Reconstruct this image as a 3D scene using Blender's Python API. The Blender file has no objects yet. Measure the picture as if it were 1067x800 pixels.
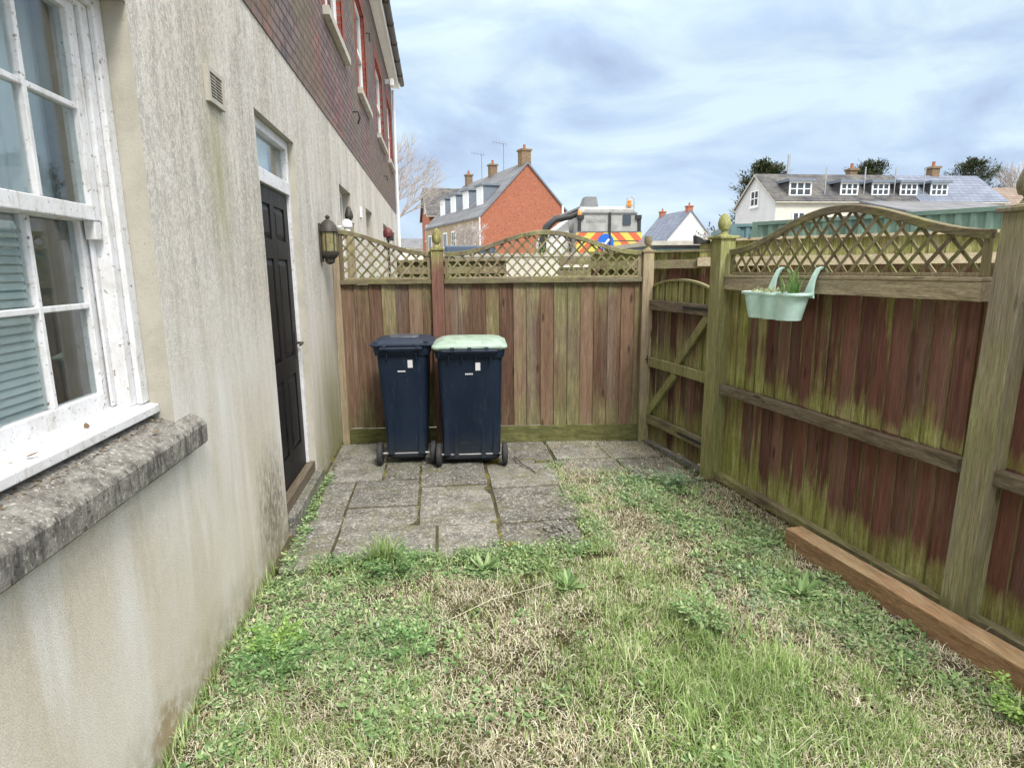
import bpy, bmesh, math, random
import numpy as np
from mathutils import Vector, Matrix
random.seed(7); rng = np.random.default_rng(11)
PI = math.pi; rad = math.radians
scene = bpy.context.scene; COL = scene.collection
F2 = random.uniform

# ------------------------------------------------------------------ materials
class NT:
    def __init__(s, name):
        m = bpy.data.materials.new(name); m.use_nodes = True; s.m = m
        s.t = m.node_tree; s.b = s.t.nodes['Principled BSDF']; s.out = s.t.nodes['Material Output']
    def n(s, kind, **kw):
        nd = s.t.nodes.new(kind)
        for k, v in kw.items():
            if k in nd.inputs.keys(): nd.inputs[k].default_value = v
            else: setattr(nd, k, v)
        return nd
    def l(s, a, b): s.t.links.new(a, b)
    def pos(s, sc=(1, 1, 1), rot=(0, 0, 0), obj=False):
        if obj: src = s.n('ShaderNodeTexCoord').outputs['Object']
        else: src = s.n('ShaderNodeNewGeometry').outputs['Position']
        mp = s.n('ShaderNodeMapping'); mp.inputs['Scale'].default_value = sc; mp.inputs['Rotation'].default_value = rot
        s.l(src, mp.inputs['Vector']); return mp.outputs['Vector']
    def noise(s, vec, scale, detail=4, rough=.6, dist=0):
        nd = s.n('ShaderNodeTexNoise'); nd.inputs['Scale'].default_value = scale; nd.inputs['Detail'].default_value = detail
        nd.inputs['Roughness'].default_value = rough; nd.inputs['Distortion'].default_value = dist
        if vec is not None: s.l(vec, nd.inputs['Vector'])
        return nd.outputs['Fac']
    def ramp(s, fac, stops, interp='LINEAR'):
        nd = s.n('ShaderNodeValToRGB'); cr = nd.color_ramp; cr.interpolation = interp
        while len(cr.elements) < len(stops): cr.elements.new(.5)
        for e, (p, c) in zip(cr.elements, stops):
            e.position = p; e.color = (*c, 1) if isinstance(c, tuple) else (c, c, c, 1)
        s.l(fac, nd.inputs['Fac']); return nd.outputs['Color']
    def mix(s, f, a, b, mode='MIX'):
        nd = s.n('ShaderNodeMix'); nd.data_type = 'RGBA'; nd.blend_type = mode
        for i, v in ((0, f), (6, a), (7, b)):
            if hasattr(v, 'is_output'): s.l(v, nd.inputs[i])
            elif i == 0: nd.inputs[0].default_value = v
            else: nd.inputs[i].default_value = (*v, 1)
        return nd.outputs[2]
    def math(s, op, a, b=None, clamp=False):
        nd = s.n('ShaderNodeMath'); nd.operation = op; nd.use_clamp = clamp
        for i, v in ((0, a), (1, b)):
            if v is None: continue
            if hasattr(v, 'is_output'): s.l(v, nd.inputs[i])
            else: nd.inputs[i].default_value = v
        return nd.outputs[0]
    def z(s):
        sp = s.n('ShaderNodeSeparateXYZ'); s.l(s.n('ShaderNodeNewGeometry').outputs['Position'], sp.inputs[0]); return sp.outputs
    def island(s): return s.n('ShaderNodeNewGeometry').outputs['Random Per Island']
    def bump(s, h, strength=.3, dist=.01):
        nd = s.n('ShaderNodeBump'); nd.inputs['Strength'].default_value = strength; nd.inputs['Distance'].default_value = dist
        s.l(h, nd.inputs['Height']); s.l(nd.outputs['Normal'], s.b.inputs['Normal'])
    def done(s, col=None, rough=.8, metal=0, spec=.4):
        if col is not None:
            if hasattr(col, 'is_output'): s.l(col, s.b.inputs['Base Color'])
            else: s.b.inputs['Base Color'].default_value = (*col, 1)
        if hasattr(rough, 'is_output'): s.l(rough, s.b.inputs['Roughness'])
        else: s.b.inputs['Roughness'].default_value = rough
        s.b.inputs['Metallic'].default_value = metal; s.b.inputs['Specular IOR Level'].default_value = spec
        return s.m

def plain(name, col, rough=.6, metal=0, var=.15, scale=8, bump=.1, spec=.4):
    n = NT(name); v = n.pos()
    f = n.noise(v, scale, 5)
    c = n.ramp(f, [(.3, tuple(x*(1-var) for x in col)), (.7, tuple(min(1, x*(1+var)) for x in col))])
    n.bump(n.noise(v, scale*6, 3), bump, .004)
    return n.done(c, rough, metal, spec)

def wood(name, c0, c1, c2, axis='z', moss=((0, .6), (1, .6)), mosscol=((.26, .275, .085), (.50, .495, .24)), grey=.2, gain=1.0, streak=1.0, iv=.42, im=.22, ymoss=None):
    """weathered timber: grain along axis, algae where the ramp over height (0..2.2 m) says"""
    n = NT(name)
    lo, hi = 1.6, 38
    sc = {'z': (hi, hi, lo), 'y': (hi, lo, hi), 'x': (lo, hi, hi)}[axis]
    v = n.pos(sc); grain = n.noise(v, 1, 6, .65, .6)
    isl = n.island()
    vari = n.math('ADD', n.math('MULTIPLY', grain, .75), n.math('MULTIPLY', n.math('SUBTRACT', isl, .5), iv))
    c = n.ramp(vari, [(.18, c0), (.42, c1), (.7, c2)])
    # grey weathering patches
    g = n.noise(n.pos(tuple(x*.16 for x in sc)), 1, 5, .7)
    c = n.mix(n.math('MULTIPLY', n.ramp(g, [(.48, 0.), (.7, 1.)]), grey), c, (.27, .245, .2))
    # knots
    kn = n.n('ShaderNodeTexVoronoi'); kn.inputs['Scale'].default_value = 1; kn.feature = 'F1'
    ks = {'z': (7, 7, 2.2), 'y': (7, 2.2, 7), 'x': (2.2, 7, 7)}[axis]
    n.l(n.pos(ks), kn.inputs['Vector'])
    c = n.mix(n.ramp(kn.outputs['Distance'], [(.06, .75), (.13, 0.)]), c, (.035, .02, .012))
    # algae
    zz = n.math('DIVIDE', n.z()[2], 2.2)
    hm = n.ramp(zz, [(p/2.2, float(val)) for p, val in moss])
    if ymoss: hm = n.math('ADD', hm, n.math('MULTIPLY', n.math('DIVIDE', n.math('SUBTRACT', n.z()[1], ymoss[0]), ymoss[1]-ymoss[0], True), ymoss[2]))
    ms = {'z': (22, 22, 1.7), 'y': (16, 2.6, 16), 'x': (2.6, 16, 16)}[axis]
    s1 = n.noise(n.pos(ms), 1, 6, .72, .3)
    s2 = n.noise(n.pos((2.3, 2.3, 1.1)), 1, 4, .6)
    s3 = n.noise(n.pos((90, 90, 60)), 1, 3, .6)
    sm = n.math('ADD', n.math('ADD', n.math('MULTIPLY', s1, 1.0*streak), n.math('MULTIPLY', s2, .9)), n.math('MULTIPLY', n.math('SUBTRACT', n.math('FRACT', n.math('MULTIPLY', isl, 7.31)), .5), im))
    m = n.math('ADD', sm, n.math('SUBTRACT', hm, 1.42))
    mk = n.math('MULTIPLY', n.ramp(m, [(.0, 0.), (.2, .58), (.46, 1.)]), n.ramp(s3, [(.25, .55), (.55, 1.)]))
    mk = n.math('MULTIPLY', mk, .93*gain, clamp=True)
    mc = n.ramp(n.math('ADD', n.math('MULTIPLY', n.noise(n.pos(tuple(x*1.9 for x in ms)), 1, 6, .75), .75), n.math('MULTIPLY', n.noise(n.pos((4, 4, 3)), 1, 3), .3)), [(.36, tuple(x*.62 for x in mosscol[0])), (.5, mosscol[0]), (.64, mosscol[1]), (.8, tuple(min(1, x*1.25) for x in mosscol[1]))])
    c = n.mix(mk, c, mc)
    fine = n.noise(n.pos(tuple(x*5.5 for x in sc)), 1, 3, .7)
    c = n.mix(.75, c, n.ramp(fine, [(.3, .5), (.5, 1.), (.7, 1.45)]), 'MULTIPLY')
    hgt = n.math('ADD', n.math('MULTIPLY', fine, .5), n.math('ADD', n.math('MULTIPLY', grain, .8), n.math('MULTIPLY', s3, .35)))
    n.bump(hgt, .6, .006)
    return n.done(c, .85, spec=.25)

M = {}
# right fence boards: red-brown stained, algae above each rail and at the foot
M['board_right'] = wood('board_right', (.10, .043, .034), (.18, .078, .06), (.25, .12, .092), 'z', iv=.3, im=.35, moss=
    ((0, .86), (.10, .88), (.26, .46), (.5, .26), (.765, .22), (.78, .84), (.9, .48), (1.1, .30), (1.5, .34)), grey=.3, ymoss=(3.65, 4.35, .42), mosscol=((.33, .36, .09), (.60, .60, .28)))
M['board_back'] = wood('board_back', (.095, .052, .035), (.175, .108, .07), (.28, .19, .122), 'z', iv=.3, im=.5, moss=
    ((0, .62), (.25, .6), (.5, .44), (1.0, .40), (1.45, .50), (1.6, .55)), mosscol=((.20, .20, .085), (.37, .34, .175)), grey=.5)
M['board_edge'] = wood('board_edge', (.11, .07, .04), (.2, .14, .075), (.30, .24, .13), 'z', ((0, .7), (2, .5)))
M['board_gate'] = wood('board_gate', (.08, .036, .028), (.14, .066, .05), (.22, .12, .088), 'z',
    ((0, .7), (.2, .55), (.28, .86), (.5, .5), (.75, .3), (.84, .82), (1.1, .5), (1.3, .36), (1.38, .95), (1.6, .8)), grey=.5)
M['board_far'] = wood('board_far', (.08, .035, .024), (.14, .062, .042), (.2, .10, .07), 'z', ((0, .2), (1.4, .25), (1.7, .6), (1.8, .9)), grey=.5)
M['post'] = wood('post', (.17, .135, .08), (.28, .23, .14), (.40, .345, .23), 'z',
    ((0, 1.0), (.3, .92), (.8, .82), (1.3, .74), (1.7, .8), (1.8, 1.0)), mosscol=((.25, .27, .08), (.42, .42, .19)), grey=.6, gain=.85)
M['post_near'] = wood('post_near', (.18, .15, .10), (.29, .245, .165), (.41, .36, .26), 'z',
    ((0, .95), (.2, .8), (.7, .62), (1.0, .78), (1.5, .5), (1.8, .66)), grey=.8, gain=.8)
M['post_red'] = wood('post_red', (.11, .05, .036), (.19, .095, .07), (.28, .16, .12), 'z', ((0, .3), (.4, .2), (1.5, .15), (1.7, .5), (1.85, .8)), grey=.3)
M['post_plain'] = wood('post_plain', (.20, .15, .095), (.32, .25, .165), (.44, .36, .25), 'z', ((0, .6), (.5, .5), (1.5, .38), (1.8, .6)), grey=.4)
M['rail_y'] = wood('rail_y', (.27, .215, .14), (.50, .425, .29), (.68, .60, .44), 'y', ((0, .8), (.2, .7), (.7, .62), (1.2, .45), (1.6, .42)), grey=.5, gain=.6)
M['rail_dark'] = wood('rail_dark', (.10, .075, .052), (.22, .175, .125), (.48, .42, .32), 'y', ((0, .72), (.3, .66), (.5, .5), (.8, .42), (1.3, .3), (1.6, .3)), grey=.8, gain=.8)
M['rail_x'] = wood('rail_x', (.12, .10, .06), (.2, .17, .10), (.3, .26, .17), 'x', ((0, .7), (1.5, .5), (2, .6)), grey=.7, gain=.7)
M['gravel_board'] = wood('gravel_board', (.06, .05, .028), (.12, .10, .055), (.19, .16, .09), 'x', ((0, 1.0), (.3, .85)), gain=.8, mosscol=((.12, .135, .04), (.24, .25, .09)))
M['lattice'] = wood('lattice', (.13, .10, .06), (.24, .195, .12), (.38, .32, .215), 'z', ((0, .6), (1.6, .58), (2, .48)), mosscol=((.17, .19, .05), (.3, .31, .13)), gain=.9)
M['cap_rail'] = wood('cap_rail', (.12, .095, .06), (.2, .165, .11), (.3, .26, .185), 'y', ((0, .7), (1.6, .7), (1.85, .62), (2.1, .6)), grey=.7, gain=.75)
M['sleeper'] = wood('sleeper', (.27, .15, .08), (.44, .275, .155), (.6, .43, .27), 'y', ((0, -.3), (.085, -.2), (.1, .75), (.2, .8)), mosscol=((.40, .31, .17), (.58, .47, .30)), grey=.15, gain=.9)

def mat_render():
    n = NT('wall_render'); p = n.pos(); z = n.z()
    big = n.noise(n.pos((.9, .9, .9)), 1, 5, .6)
    st = n.noise(n.pos((4, 3.2, .5)), 1, 7, .62, .6)
    st2 = n.noise(n.pos((14, 11, 1.6)), 1, 7, .72, .9)
    sp = n.noise(n.pos((46, 46, 30)), 1, 5, .72, 1.6)
    sp2 = n.noise(p, 210, 3, .6)
    c = n.ramp(big, [(.3, (.62, .58, .515)), (.55, (.71, .68, .63)), (.75, (.66, .61, .53))])
    zz = n.math('DIVIDE', z[2], 3.2)
    yel = n.math('MULTIPLY', n.ramp(zz, [(.0, 1.), (.22, .8), (.36, .3), (.5, .35), (.8, .4)]), n.ramp(st, [(.35, 0.), (.6, 1.)]))
    c = n.mix(n.math('MULTIPLY', yel, .6), c, (.54, .475, .33))
    run = n.math('MULTIPLY', n.ramp(st, [(.42, 0.), (.66, 1.)]), n.ramp(zz, [(.1, .1), (.36, .25), (.6, .85), (.97, .9)]))
    run = n.math('MULTIPLY', run, n.ramp(st2, [(.34, .25), (.6, 1.)]))
    run = n.math('MULTIPLY', run, n.ramp(sp, [(.40, .15), (.56, 1.)]))
    c = n.mix(n.math('MULTIPLY', run, .85), c, (.20, .18, .16))
    worm = n.math('MULTIPLY', n.ramp(n.math('ADD', n.math('MULTIPLY', sp, .75), n.math('MULTIPLY', st2, .35)), [(.50, 0.), (.62, 1.)]), n.ramp(zz, [(.1, .1), (.36, .22), (.6, .75), (.95, .85)]))
    c = n.mix(n.math('MULTIPLY', worm, .75), c, (.28, .255, .23))
    wash_lift = n.math('MULTIPLY', n.ramp(n.noise(n.pos((6, 4.2, .45)), 1, 5, .6, .4), [(.5, 0.), (.66, 1.)]), n.ramp(zz, [(.08, 0.), (.2, 1.), (.34, .8), (.42, 0.)]))
    c = n.mix(n.math('MULTIPLY', wash_lift, .7), c, (.77, .76, .75))  # pale wash low down, lightened further to stand in for missing light
    c = n.mix(n.ramp(n.noise(p, 120, 4, .75), [(.62, 0.), (.7, .55)]), c, (.74, .73, .69))
    # black damp patch low by the door, brown splash by the ground
    def blob(cy, cz, ry, rz):
        a = n.math('DIVIDE', n.math('SUBTRACT', z[1], cy), ry); b = n.math('DIVIDE', n.math('SUBTRACT', z[2], cz), rz)
        return n.math('SUBTRACT', 1.0, n.math('SQRT', n.math('ADD', n.math('MULTIPLY', a, a), n.math('MULTIPLY', b, b))), clamp=True)
    d = n.math('MULTIPLY', blob(3.45, .28, .42, .55), n.ramp(n.noise(n.pos((26, 26, 13)), 1, 8, .8), [(.38, .12), (.64, 1.5)]))
    c = n.mix(n.math('MULTIPLY', n.ramp(d, [(.05, 0.), (.75, 1.)]), .8), c, (.12, .10, .07))
    d2 = n.math('MULTIPLY', blob(1.98, .06, .16, .16), n.ramp(n.noise(p, 16, 5, .7), [(.4, .3), (.6, 1.6)]))
    c = n.mix(n.ramp(d2, [(.1, 0.), (.6, .7)]), c, (.32, .22, .11))
    foot = n.math('MULTIPLY', n.ramp(zz, [(.0, 1.), (.035, .5), (.09, 0.)]), n.ramp(n.noise(n.pos((11, 11, 9)), 1, 6, .7), [(.38, .1), (.6, 1.)]))
    c = n.mix(n.math('MULTIPLY', foot, .8), c, (.17, .15, .05))
    moss = n.math('MULTIPLY', blob(5.7, .2, 1.1, 1.3), n.ramp(st2, [(.3, .3), (.6, 1.)]))
    c = n.mix(n.math('MULTIPLY', moss, .95, clamp=True), c, (.31, .31, .11))
    c = n.mix(n.math('MULTIPLY', blob(3.05, 2.1, .22, .7), n.ramp(st2, [(.3, .1), (.6, .9)])), c, (.34, .325, .18))
    c = n.mix(n.ramp(sp2, [(.36, .34), (.52, 0.)]), c, (.23, .21, .17))
    n.bump(n.math('ADD', n.math('MULTIPLY', sp2, 1.3), n.math('MULTIPLY', sp, .6)), .7, .005)
    return n.done(c, .92, spec=.2)
M['render'] = mat_render()
def mat_reveal():
    n = NT('reveal'); p = n.pos(); a = n.noise(p, 6, 6, .7); b = n.noise(p, 45, 5, .75); c_ = n.noise(p, 220, 3)
    c = n.ramp(a, [(.3, (.36, .335, .275)), (.6, (.455, .43, .365)), (.8, (.40, .38, .325))])
    c = n.mix(n.ramp(b, [(.28, .9), (.37, 0.)]), c, (.12, .10, .06)); c = n.mix(n.ramp(b, [(.56, 0.), (.7, .5)]), c, (.33, .32, .28))
    n.bump(n.math('ADD', b, c_), .5, .004); return n.done(c, .92, spec=.15)
M['reveal'] = mat_reveal()

def mat_brick(name, a, b, mort, red=None, bw=.225, rh=.075, moss=0, plane='yz', off=.5):
    n = NT(name); g = n.z(); cb = n.n('ShaderNodeCombineXYZ')
    ia, ib = {'yz': (1, 2), 'xz': (0, 2)}[plane]
    n.l(g[ia], cb.inputs[0]); n.l(g[ib], cb.inputs[1])
    bt = n.n('ShaderNodeTexBrick'); n.l(cb.outputs[0], bt.inputs['Vector'])
    bt.inputs['Scale'].default_value = 1; bt.inputs['Brick Width'].default_value = bw; bt.inputs['Row Height'].default_value = rh
    bt.inputs['Mortar Size'].default_value = .009 if rh < .1 else .012; bt.inputs['Mortar Smooth'].default_value = .1; bt.offset = off
    bt.inputs['Color1'].default_value = (*a, 1); bt.inputs['Color2'].default_value = (*b, 1); bt.inputs['Mortar'].default_value = (*mort, 1)
    c = bt.outputs['Color']
    if red:
        rn = n.ramp(n.noise(n.pos((1.1, 1.1, .8)), 1, 5, .7), [(.5, 0.), (.66, 1.)])
        c = n.mix(n.math('MULTIPLY', n.math('MULTIPLY', rn, .55), n.math('SUBTRACT', 1.0, bt.outputs['Fac'])), c, red)
    c = n.mix(.55, c, n.ramp(n.noise(n.pos(), 9, 6, .7), [(.3, .28), (.7, 1.3)]), 'MULTIPLY')
    if moss:
        c = n.mix(n.math('MULTIPLY', n.ramp(n.noise(n.pos((1.2, 1.2, 1)), 1, 6, .7), [(.45, 0.), (.62, 1.)]), moss), c, (.16, .14, .07))
    n.bump(n.math('ADD', n.math('MULTIPLY', bt.outputs['Fac'], -1.0), n.math('MULTIPLY', n.noise(n.pos(), 120, 3), .25)), .7, .006)
    return n.done(c, .9, spec=.2)
M['brick_main'] = mat_brick('brick_main', (.235, .17, .165), (.14, .115, .125), (.07, .06, .055), red=(.33, .105, .095), moss=.55)
M['brick_red'] = mat_brick('brick_red', (.33, .085, .06), (.24, .055, .042), (.20, .13, .11), bw=.11, rh=.075)
M['brick_gable'] = mat_brick('brick_gable', (.40, .12, .062), (.32, .09, .05), (.38, .23, .16), plane='xz')
M['brick_street'] = mat_brick('brick_street', (.42, .32, .2), (.32, .24, .16), (.5, .42, .32))
M['brick_chimney'] = mat_brick('brick_chimney', (.25, .16, .09), (.19, .12, .07), (.3, .25, .18), plane='xz')

def mat_stone(name='stone_sill'):
    n = NT(name); p = n.pos()
    a = n.noise(p, 14, 6, .75); b = n.noise(p, 70, 4, .7); k = n.noise(n.pos((8, 8, 3)), 1, 5, .7)
    c = n.ramp(a, [(.3, (.08, .075, .065)), (.45, (.17, .16, .14)), (.6, (.27, .26, .23)), (.8, (.36, .345, .31))])
    c = n.mix(n.ramp(n.noise(n.pos((1, 1, .5)), 90, 5, .75), [(.56, 0.), (.63, .85)]), c, (.52, .50, .46))
    c = n.mix(n.ramp(n.noise(n.pos((1, 1, .5)), 48, 7, .85), [(.38, .92), (.46, 0.)]), c, (.045, .04, .035))
    vz = n.noise(n.pos((30, 30, 4)), 1, 5, .7)
    c = n.mix(n.math('MULTIPLY', n.ramp(vz, [(.36, .85), (.52, 0.)]), n.ramp(n.z()[0], [(.045, 0.), (.056, 1.)])), c, (.06, .056, .055))
    n.bump(n.math('ADD', a, b), .8, .006)
    return n.done(c, .95, spec=.15)
M['stone'] = mat_stone()
def mat_paint():
    n = NT('dirty_white_paint'); p = n.pos()
    f = n.noise(p, 11, 6, .75); g2 = n.noise(p, 55, 4, .7); st = n.noise(n.pos((30, 30, 3)), 1, 5, .7)
    c = n.ramp(f, [(.3, (.55, .54, .52)), (.5, (.66, .66, .67)), (.7, (.74, .74, .77))])
    c = n.mix(n.ramp(st, [(.32, .5), (.44, 0.)]), c, (.36, .32, .26))
    c = n.mix(n.ramp(g2, [(.33, .95), (.39, 0.)]), c, (.17, .14, .10))
    c = n.mix(n.ramp(n.noise(p, 27, 6, .8), [(.56, 0.), (.66, .6)]), c, (.42, .40, .37))
    n.bump(f, .25, .003)
    return n.done(c, .5, spec=.4)
M['paint'] = mat_paint()
M['white'] = plain('clean_white', (.78, .78, .78), .5, var=.06, scale=3)
M['sill_far'] = plain('pale_sill', (.42, .395, .34), .8, var=.2, scale=6)
def mat_glass():
    n = NT('window_glass'); t = n.t
    tr = n.n('ShaderNodeBsdfTransparent'); gl = n.n('ShaderNodeBsdfGlossy'); gl.inputs['Roughness'].default_value = .015
    tr.inputs['Color'].default_value = (.86, .9, .9, 1)
    lw = n.n('ShaderNodeLayerWeight'); lw.inputs['Blend'].default_value = .5
    fr_ = n.math('ADD', n.math('MULTIPLY', n.math('POWER', lw.outputs['Facing'], 3.6), .8), .045, True)
    mx = n.n('ShaderNodeMixShader'); n.l(fr_, mx.inputs[0]); n.l(tr.outputs[0], mx.inputs[1]); n.l(gl.outputs[0], mx.inputs[2])
    n.l(mx.outputs[0], n.out.inputs['Surface']); return n.m
M['glass'] = mat_glass()
M['glass_dark'] = plain('dark_far_glass', (.04, .05, .06), .08, var=.3, scale=.6, bump=0, spec=.8)
M['rubber'] = plain('rubber', (.035, .035, .037), .75, var=.3, scale=30)
def mat_door():
    n = NT('black_door_paint'); f = n.noise(n.pos((20, 20, 4)), 1, 5, .7)
    c = n.ramp(f, [(.3, (.005, .005, .006)), (.7, (.016, .016, .017))]); n.bump(f, .15, .003)
    return n.done(c, n.ramp(f, [(.3, .4), (.7, .55)]), spec=.2)
M['door'] = mat_door()
M['threshold'] = wood('threshold', (.09, .07, .05), (.16, .13, .09), (.25, .2, .14), 'y', ((0, .3), (1, .3)))
def mat_bin(name, col):
    n = NT(name); f = n.noise(n.pos((3, 3, 1.2)), 1, 5, .65); g2 = n.noise(n.pos(), 300, 2)
    c = n.ramp(f, [(.35, col), (.75, tuple(x*1.45+.006 for x in col))])
    zz = n.ramp(n.math('ADD', n.z()[2], n.math('MULTIPLY', f, .25)), [(.12, .5), (.42, 0.)])
    c = n.mix(zz, c, (.06, .06, .052)); n.bump(g2, .12, .002)
    c = n.mix(n.math('MULTIPLY', n.ramp(n.noise(n.pos((40, 40, 5)), 1, 6, .8), [(.56, 0.), (.72, 1.)]), .22), c, (.12, .13, .13))
    return n.done(c, n.ramp(f, [(.3, .4), (.7, .55)]), spec=.22)
M['bin_navy'] = mat_bin('bin_navy_plastic', (.0055, .0125, .027))
M['lid_dark'] = mat_bin('lid_dark_plastic', (.018, .026, .045))
M['lid_mint'] = plain('lid_mint_plastic', (.32, .42, .34), .5, var=.22, scale=14)
M['steel'] = plain('galvanised', (.45, .45, .45), .4, .7)
M['label'] = plain('white_label', (.7, .7, .7), .6, var=.1)
M['lid_sheen'] = plain('lid_panel_sheen', (.07, .08, .10), .35, var=.3, scale=20)  # raised lid panel; paler grey stands in for its sheen
M['planter'] = plain('aqua_plastic', (.56, .78, .71), .45, var=.10, scale=22, bump=.05)
M['soil'] = plain('soil', (.05, .035, .022), .95, var=.4, scale=60, bump=.8)
M['black_metal'] = plain('black_metal', (.03, .03, .03), .55, var=.3, scale=30)
M['bronze'] = plain('bronze_metal', (.055, .048, .038), .55, .2, var=.35, scale=40)
M['lamp_glass'] = plain('lamp_glass', (.24, .215, .10), .3, var=.35, scale=25, bump=0)
M['maroon'] = plain('maroon_paint', (.12, .03, .03), .5)
M['curtain'] = plain('net_curtain', (.80, .85, .90), .9, var=.08, scale=5)
M['curtain_grey'] = plain('grey_curtain', (.30, .28, .25), .95, var=.2, scale=9)
M['blind'] = plain('teal_blind', (.70, .76, .77), .6, var=.08, scale=4)
M['room'] = plain('room_wall', (.12, .11, .10), .9)
def mat_paving():
    n = NT('paving_stone'); p = n.pos()
    a = n.noise(n.pos(), 5, 6, .7); b = n.noise(p, 60, 5, .75); isl = n.island()
    c = n.ramp(n.math('ADD', n.math('MULTIPLY', a, .8), n.math('MULTIPLY', isl, .16)), [(.28, (.07, .067, .057)), (.48, (.155, .15, .132)), (.62, (.25, .243, .215)), (.75, (.33, .32, .285))])
    c = n.mix(n.ramp(b, [(.54, 0.), (.62, .85)]), c, (.52, .50, .44))
    c = n.mix(n.ramp(b, [(.34, .85), (.43, 0.)]), c, (.06, .055, .04))
    c = n.mix(n.ramp(n.noise(p, 17, 6, .8), [(.55, 0.), (.64, .75)]), c, (.46, .44, .385))
    c = n.mix(n.ramp(n.noise(p, 2.3, 6, .75), [(.5, 0.), (.66, .65)]), c, (.15, .15, .065))
    n.bump(n.math('ADD', a, b), .9, .008)
    return n.done(c, .9, spec=.25)
M['paving'] = mat_paving()
def mat_joint():
    n = NT('joint_moss'); p = n.pos()
    c = n.ramp(n.noise(p, 4, 6, .75), [(.4, (.06, .055, .035)), (.52, (.10, .09, .045)), (.64, (.26, .23, .05))])
    n.bump(n.noise(p, 90, 5), .9, .01); return n.done(c, 1, spec=.1)
M['joint'] = mat_joint()
def mat_ground():
    n = NT('ground_soil'); p = n.pos()
    c = n.ramp(n.noise(p, 9, 8, .78), [(.3, (.03, .024, .014)), (.48, (.07, .06, .03)), (.62, (.16, .14, .075)), (.8, (.26, .22, .13))])
    c = n.mix(n.ramp(n.noise(p, 1.6, 5, .6), [(.45, 0.), (.65, .5)]), c, (.11, .14, .035))
    n.bump(n.noise(p, 60, 6, .8), 1, .02); return n.done(c, 1, spec=.1)
M['ground'] = mat_ground()
M['gravel'] = plain('pale_gravel', (.36, .34, .29), .95, var=.25, scale=12, bump=.8)
def mat_leafy(name, stops, rough=.6, trans=.25):
    n = NT(name); c = n.ramp(n.island(), stops)
    c = n.mix(.35, c, n.ramp(n.noise(n.pos(), 3, 4), [(.3, .45), (.7, 1.4)]), 'MULTIPLY')
    n.done(c, rough, spec=.25)
    tr = n.n('ShaderNodeBsdfTranslucent'); n.l(c, tr.inputs['Color'])
    mx = n.n('ShaderNodeMixShader'); mx.inputs[0].default_value = trans
    n.l(n.b.outputs[0], mx.inputs[1]); n.l(tr.outputs[0], mx.inputs[2]); n.l(mx.outputs[0], n.out.inputs['Surface'])
    return n.m
M['grass'] = mat_leafy('grass_green', [(.0, (.11, .20, .045)), (.4, (.26, .39, .11)), (.75, (.43, .55, .23)), (1., (.66, .70, .44))])
M['straw'] = mat_leafy('grass_dry', [(.0, (.17, .14, .08)), (.3, (.48, .43, .28)), (.7, (.70, .65, .47)), (1., (.86, .83, .69))], .7, .15)
M['clover'] = mat_leafy('clover_leaf', [(.0, (.08, .18, .06)), (.5, (.21, .32, .13)), (.85, (.37, .47, .25)), (1., (.54, .58, .30))])
M['clover_blue'] = mat_leafy('blue_green_leaf', [(.0, (.09, .17, .09)), (.5, (.21, .34, .19)), (1., (.45, .56, .38))])
M['weed_mid'] = mat_leafy('weed_mid', [(.0, (.12, .24, .08)), (.6, (.27, .39, .16)), (.95, (.42, .53, .28)), (1., (.56, .60, .34))])
M['weed_bright'] = mat_leafy('weed_bright', [(.0, (.13, .26, .05)), (.5, (.25, .42, .10)), (1., (.45, .58, .20))])
M['weed_dark'] = mat_leafy('weed_dark', [(.0, (.07, .16, .05)), (.5, (.16, .30, .10)), (1., (.34, .48, .22))])
M['litter'] = mat_leafy('dead_litter', [(.0, (.06, .035, .02)), (.5, (.14, .09, .05)), (1., (.3, .22, .13))], .8, .05)
M['pale_plant'] = mat_leafy('pale_succulent', [(.0, (.30, .36, .16)), (.6, (.5, .55, .3)), (1., (.7, .7, .5))])
M['spiky'] = mat_leafy('spiky_leaf', [(.0, (.09, .22, .05)), (1., (.28, .45, .15))])
M['conifer'] = mat_leafy('conifer_needles', [(.0, (.03, .042, .02)), (.6, (.075, .095, .045)), (1., (.17, .17, .09))], .7, .1)
M['hedge'] = mat_leafy('hedge_leaves', [(.0, (.06, .11, .02)), (.6, (.16, .24, .06)), (1., (.3, .36, .12))], .7, .15)
M['bark'] = plain('bark', (.10, .085, .07), .9, var=.3, scale=20, bump=.6)
M['twig'] = plain('pale_twigs', (.42, .38, .36), .9, var=.2)
def mat_slate(name, a, b, lich=0, plane='z'):
    n = NT(name); g = n.z(); cb = n.n('ShaderNodeCombineXYZ')
    n.l(n.math('ADD', g[0], n.math('MULTIPLY', g[1], .4)), cb.inputs[0]); n.l(g[2], cb.inputs[1])
    bt = n.n('ShaderNodeTexBrick'); n.l(cb.outputs[0], bt.inputs['Vector']); bt.inputs['Scale'].default_value = 1
    bt.inputs['Brick Width'].default_value = .45; bt.inputs['Row Height'].default_value = .22; bt.inputs['Mortar Size'].default_value = .012
    bt.inputs['Color1'].default_value = (*a, 1); bt.inputs['Color2'].default_value = (*b, 1); bt.inputs['Mortar'].default_value = (*[x*.45 for x in a], 1)
    c = n.mix(.5, bt.outputs['Color'], n.ramp(n.noise(n.pos(), 1.2, 7, .75), [(.3, .55), (.7, 1.35)]), 'MULTIPLY')
    if lich: c = n.mix(n.math('MULTIPLY', n.ramp(n.noise(n.pos((.8, .8, .8)), 1, 8, .85), [(.48, 0.), (.62, 1.)]), lich), c, (.20, .19, .15))
    n.bump(bt.outputs['Fac'], -.4, .02)
    return n.done(c, .8, spec=.25)
M['slate'] = mat_slate('slate_roof', (.13, .135, .15), (.19, .195, .21), .5)
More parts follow.
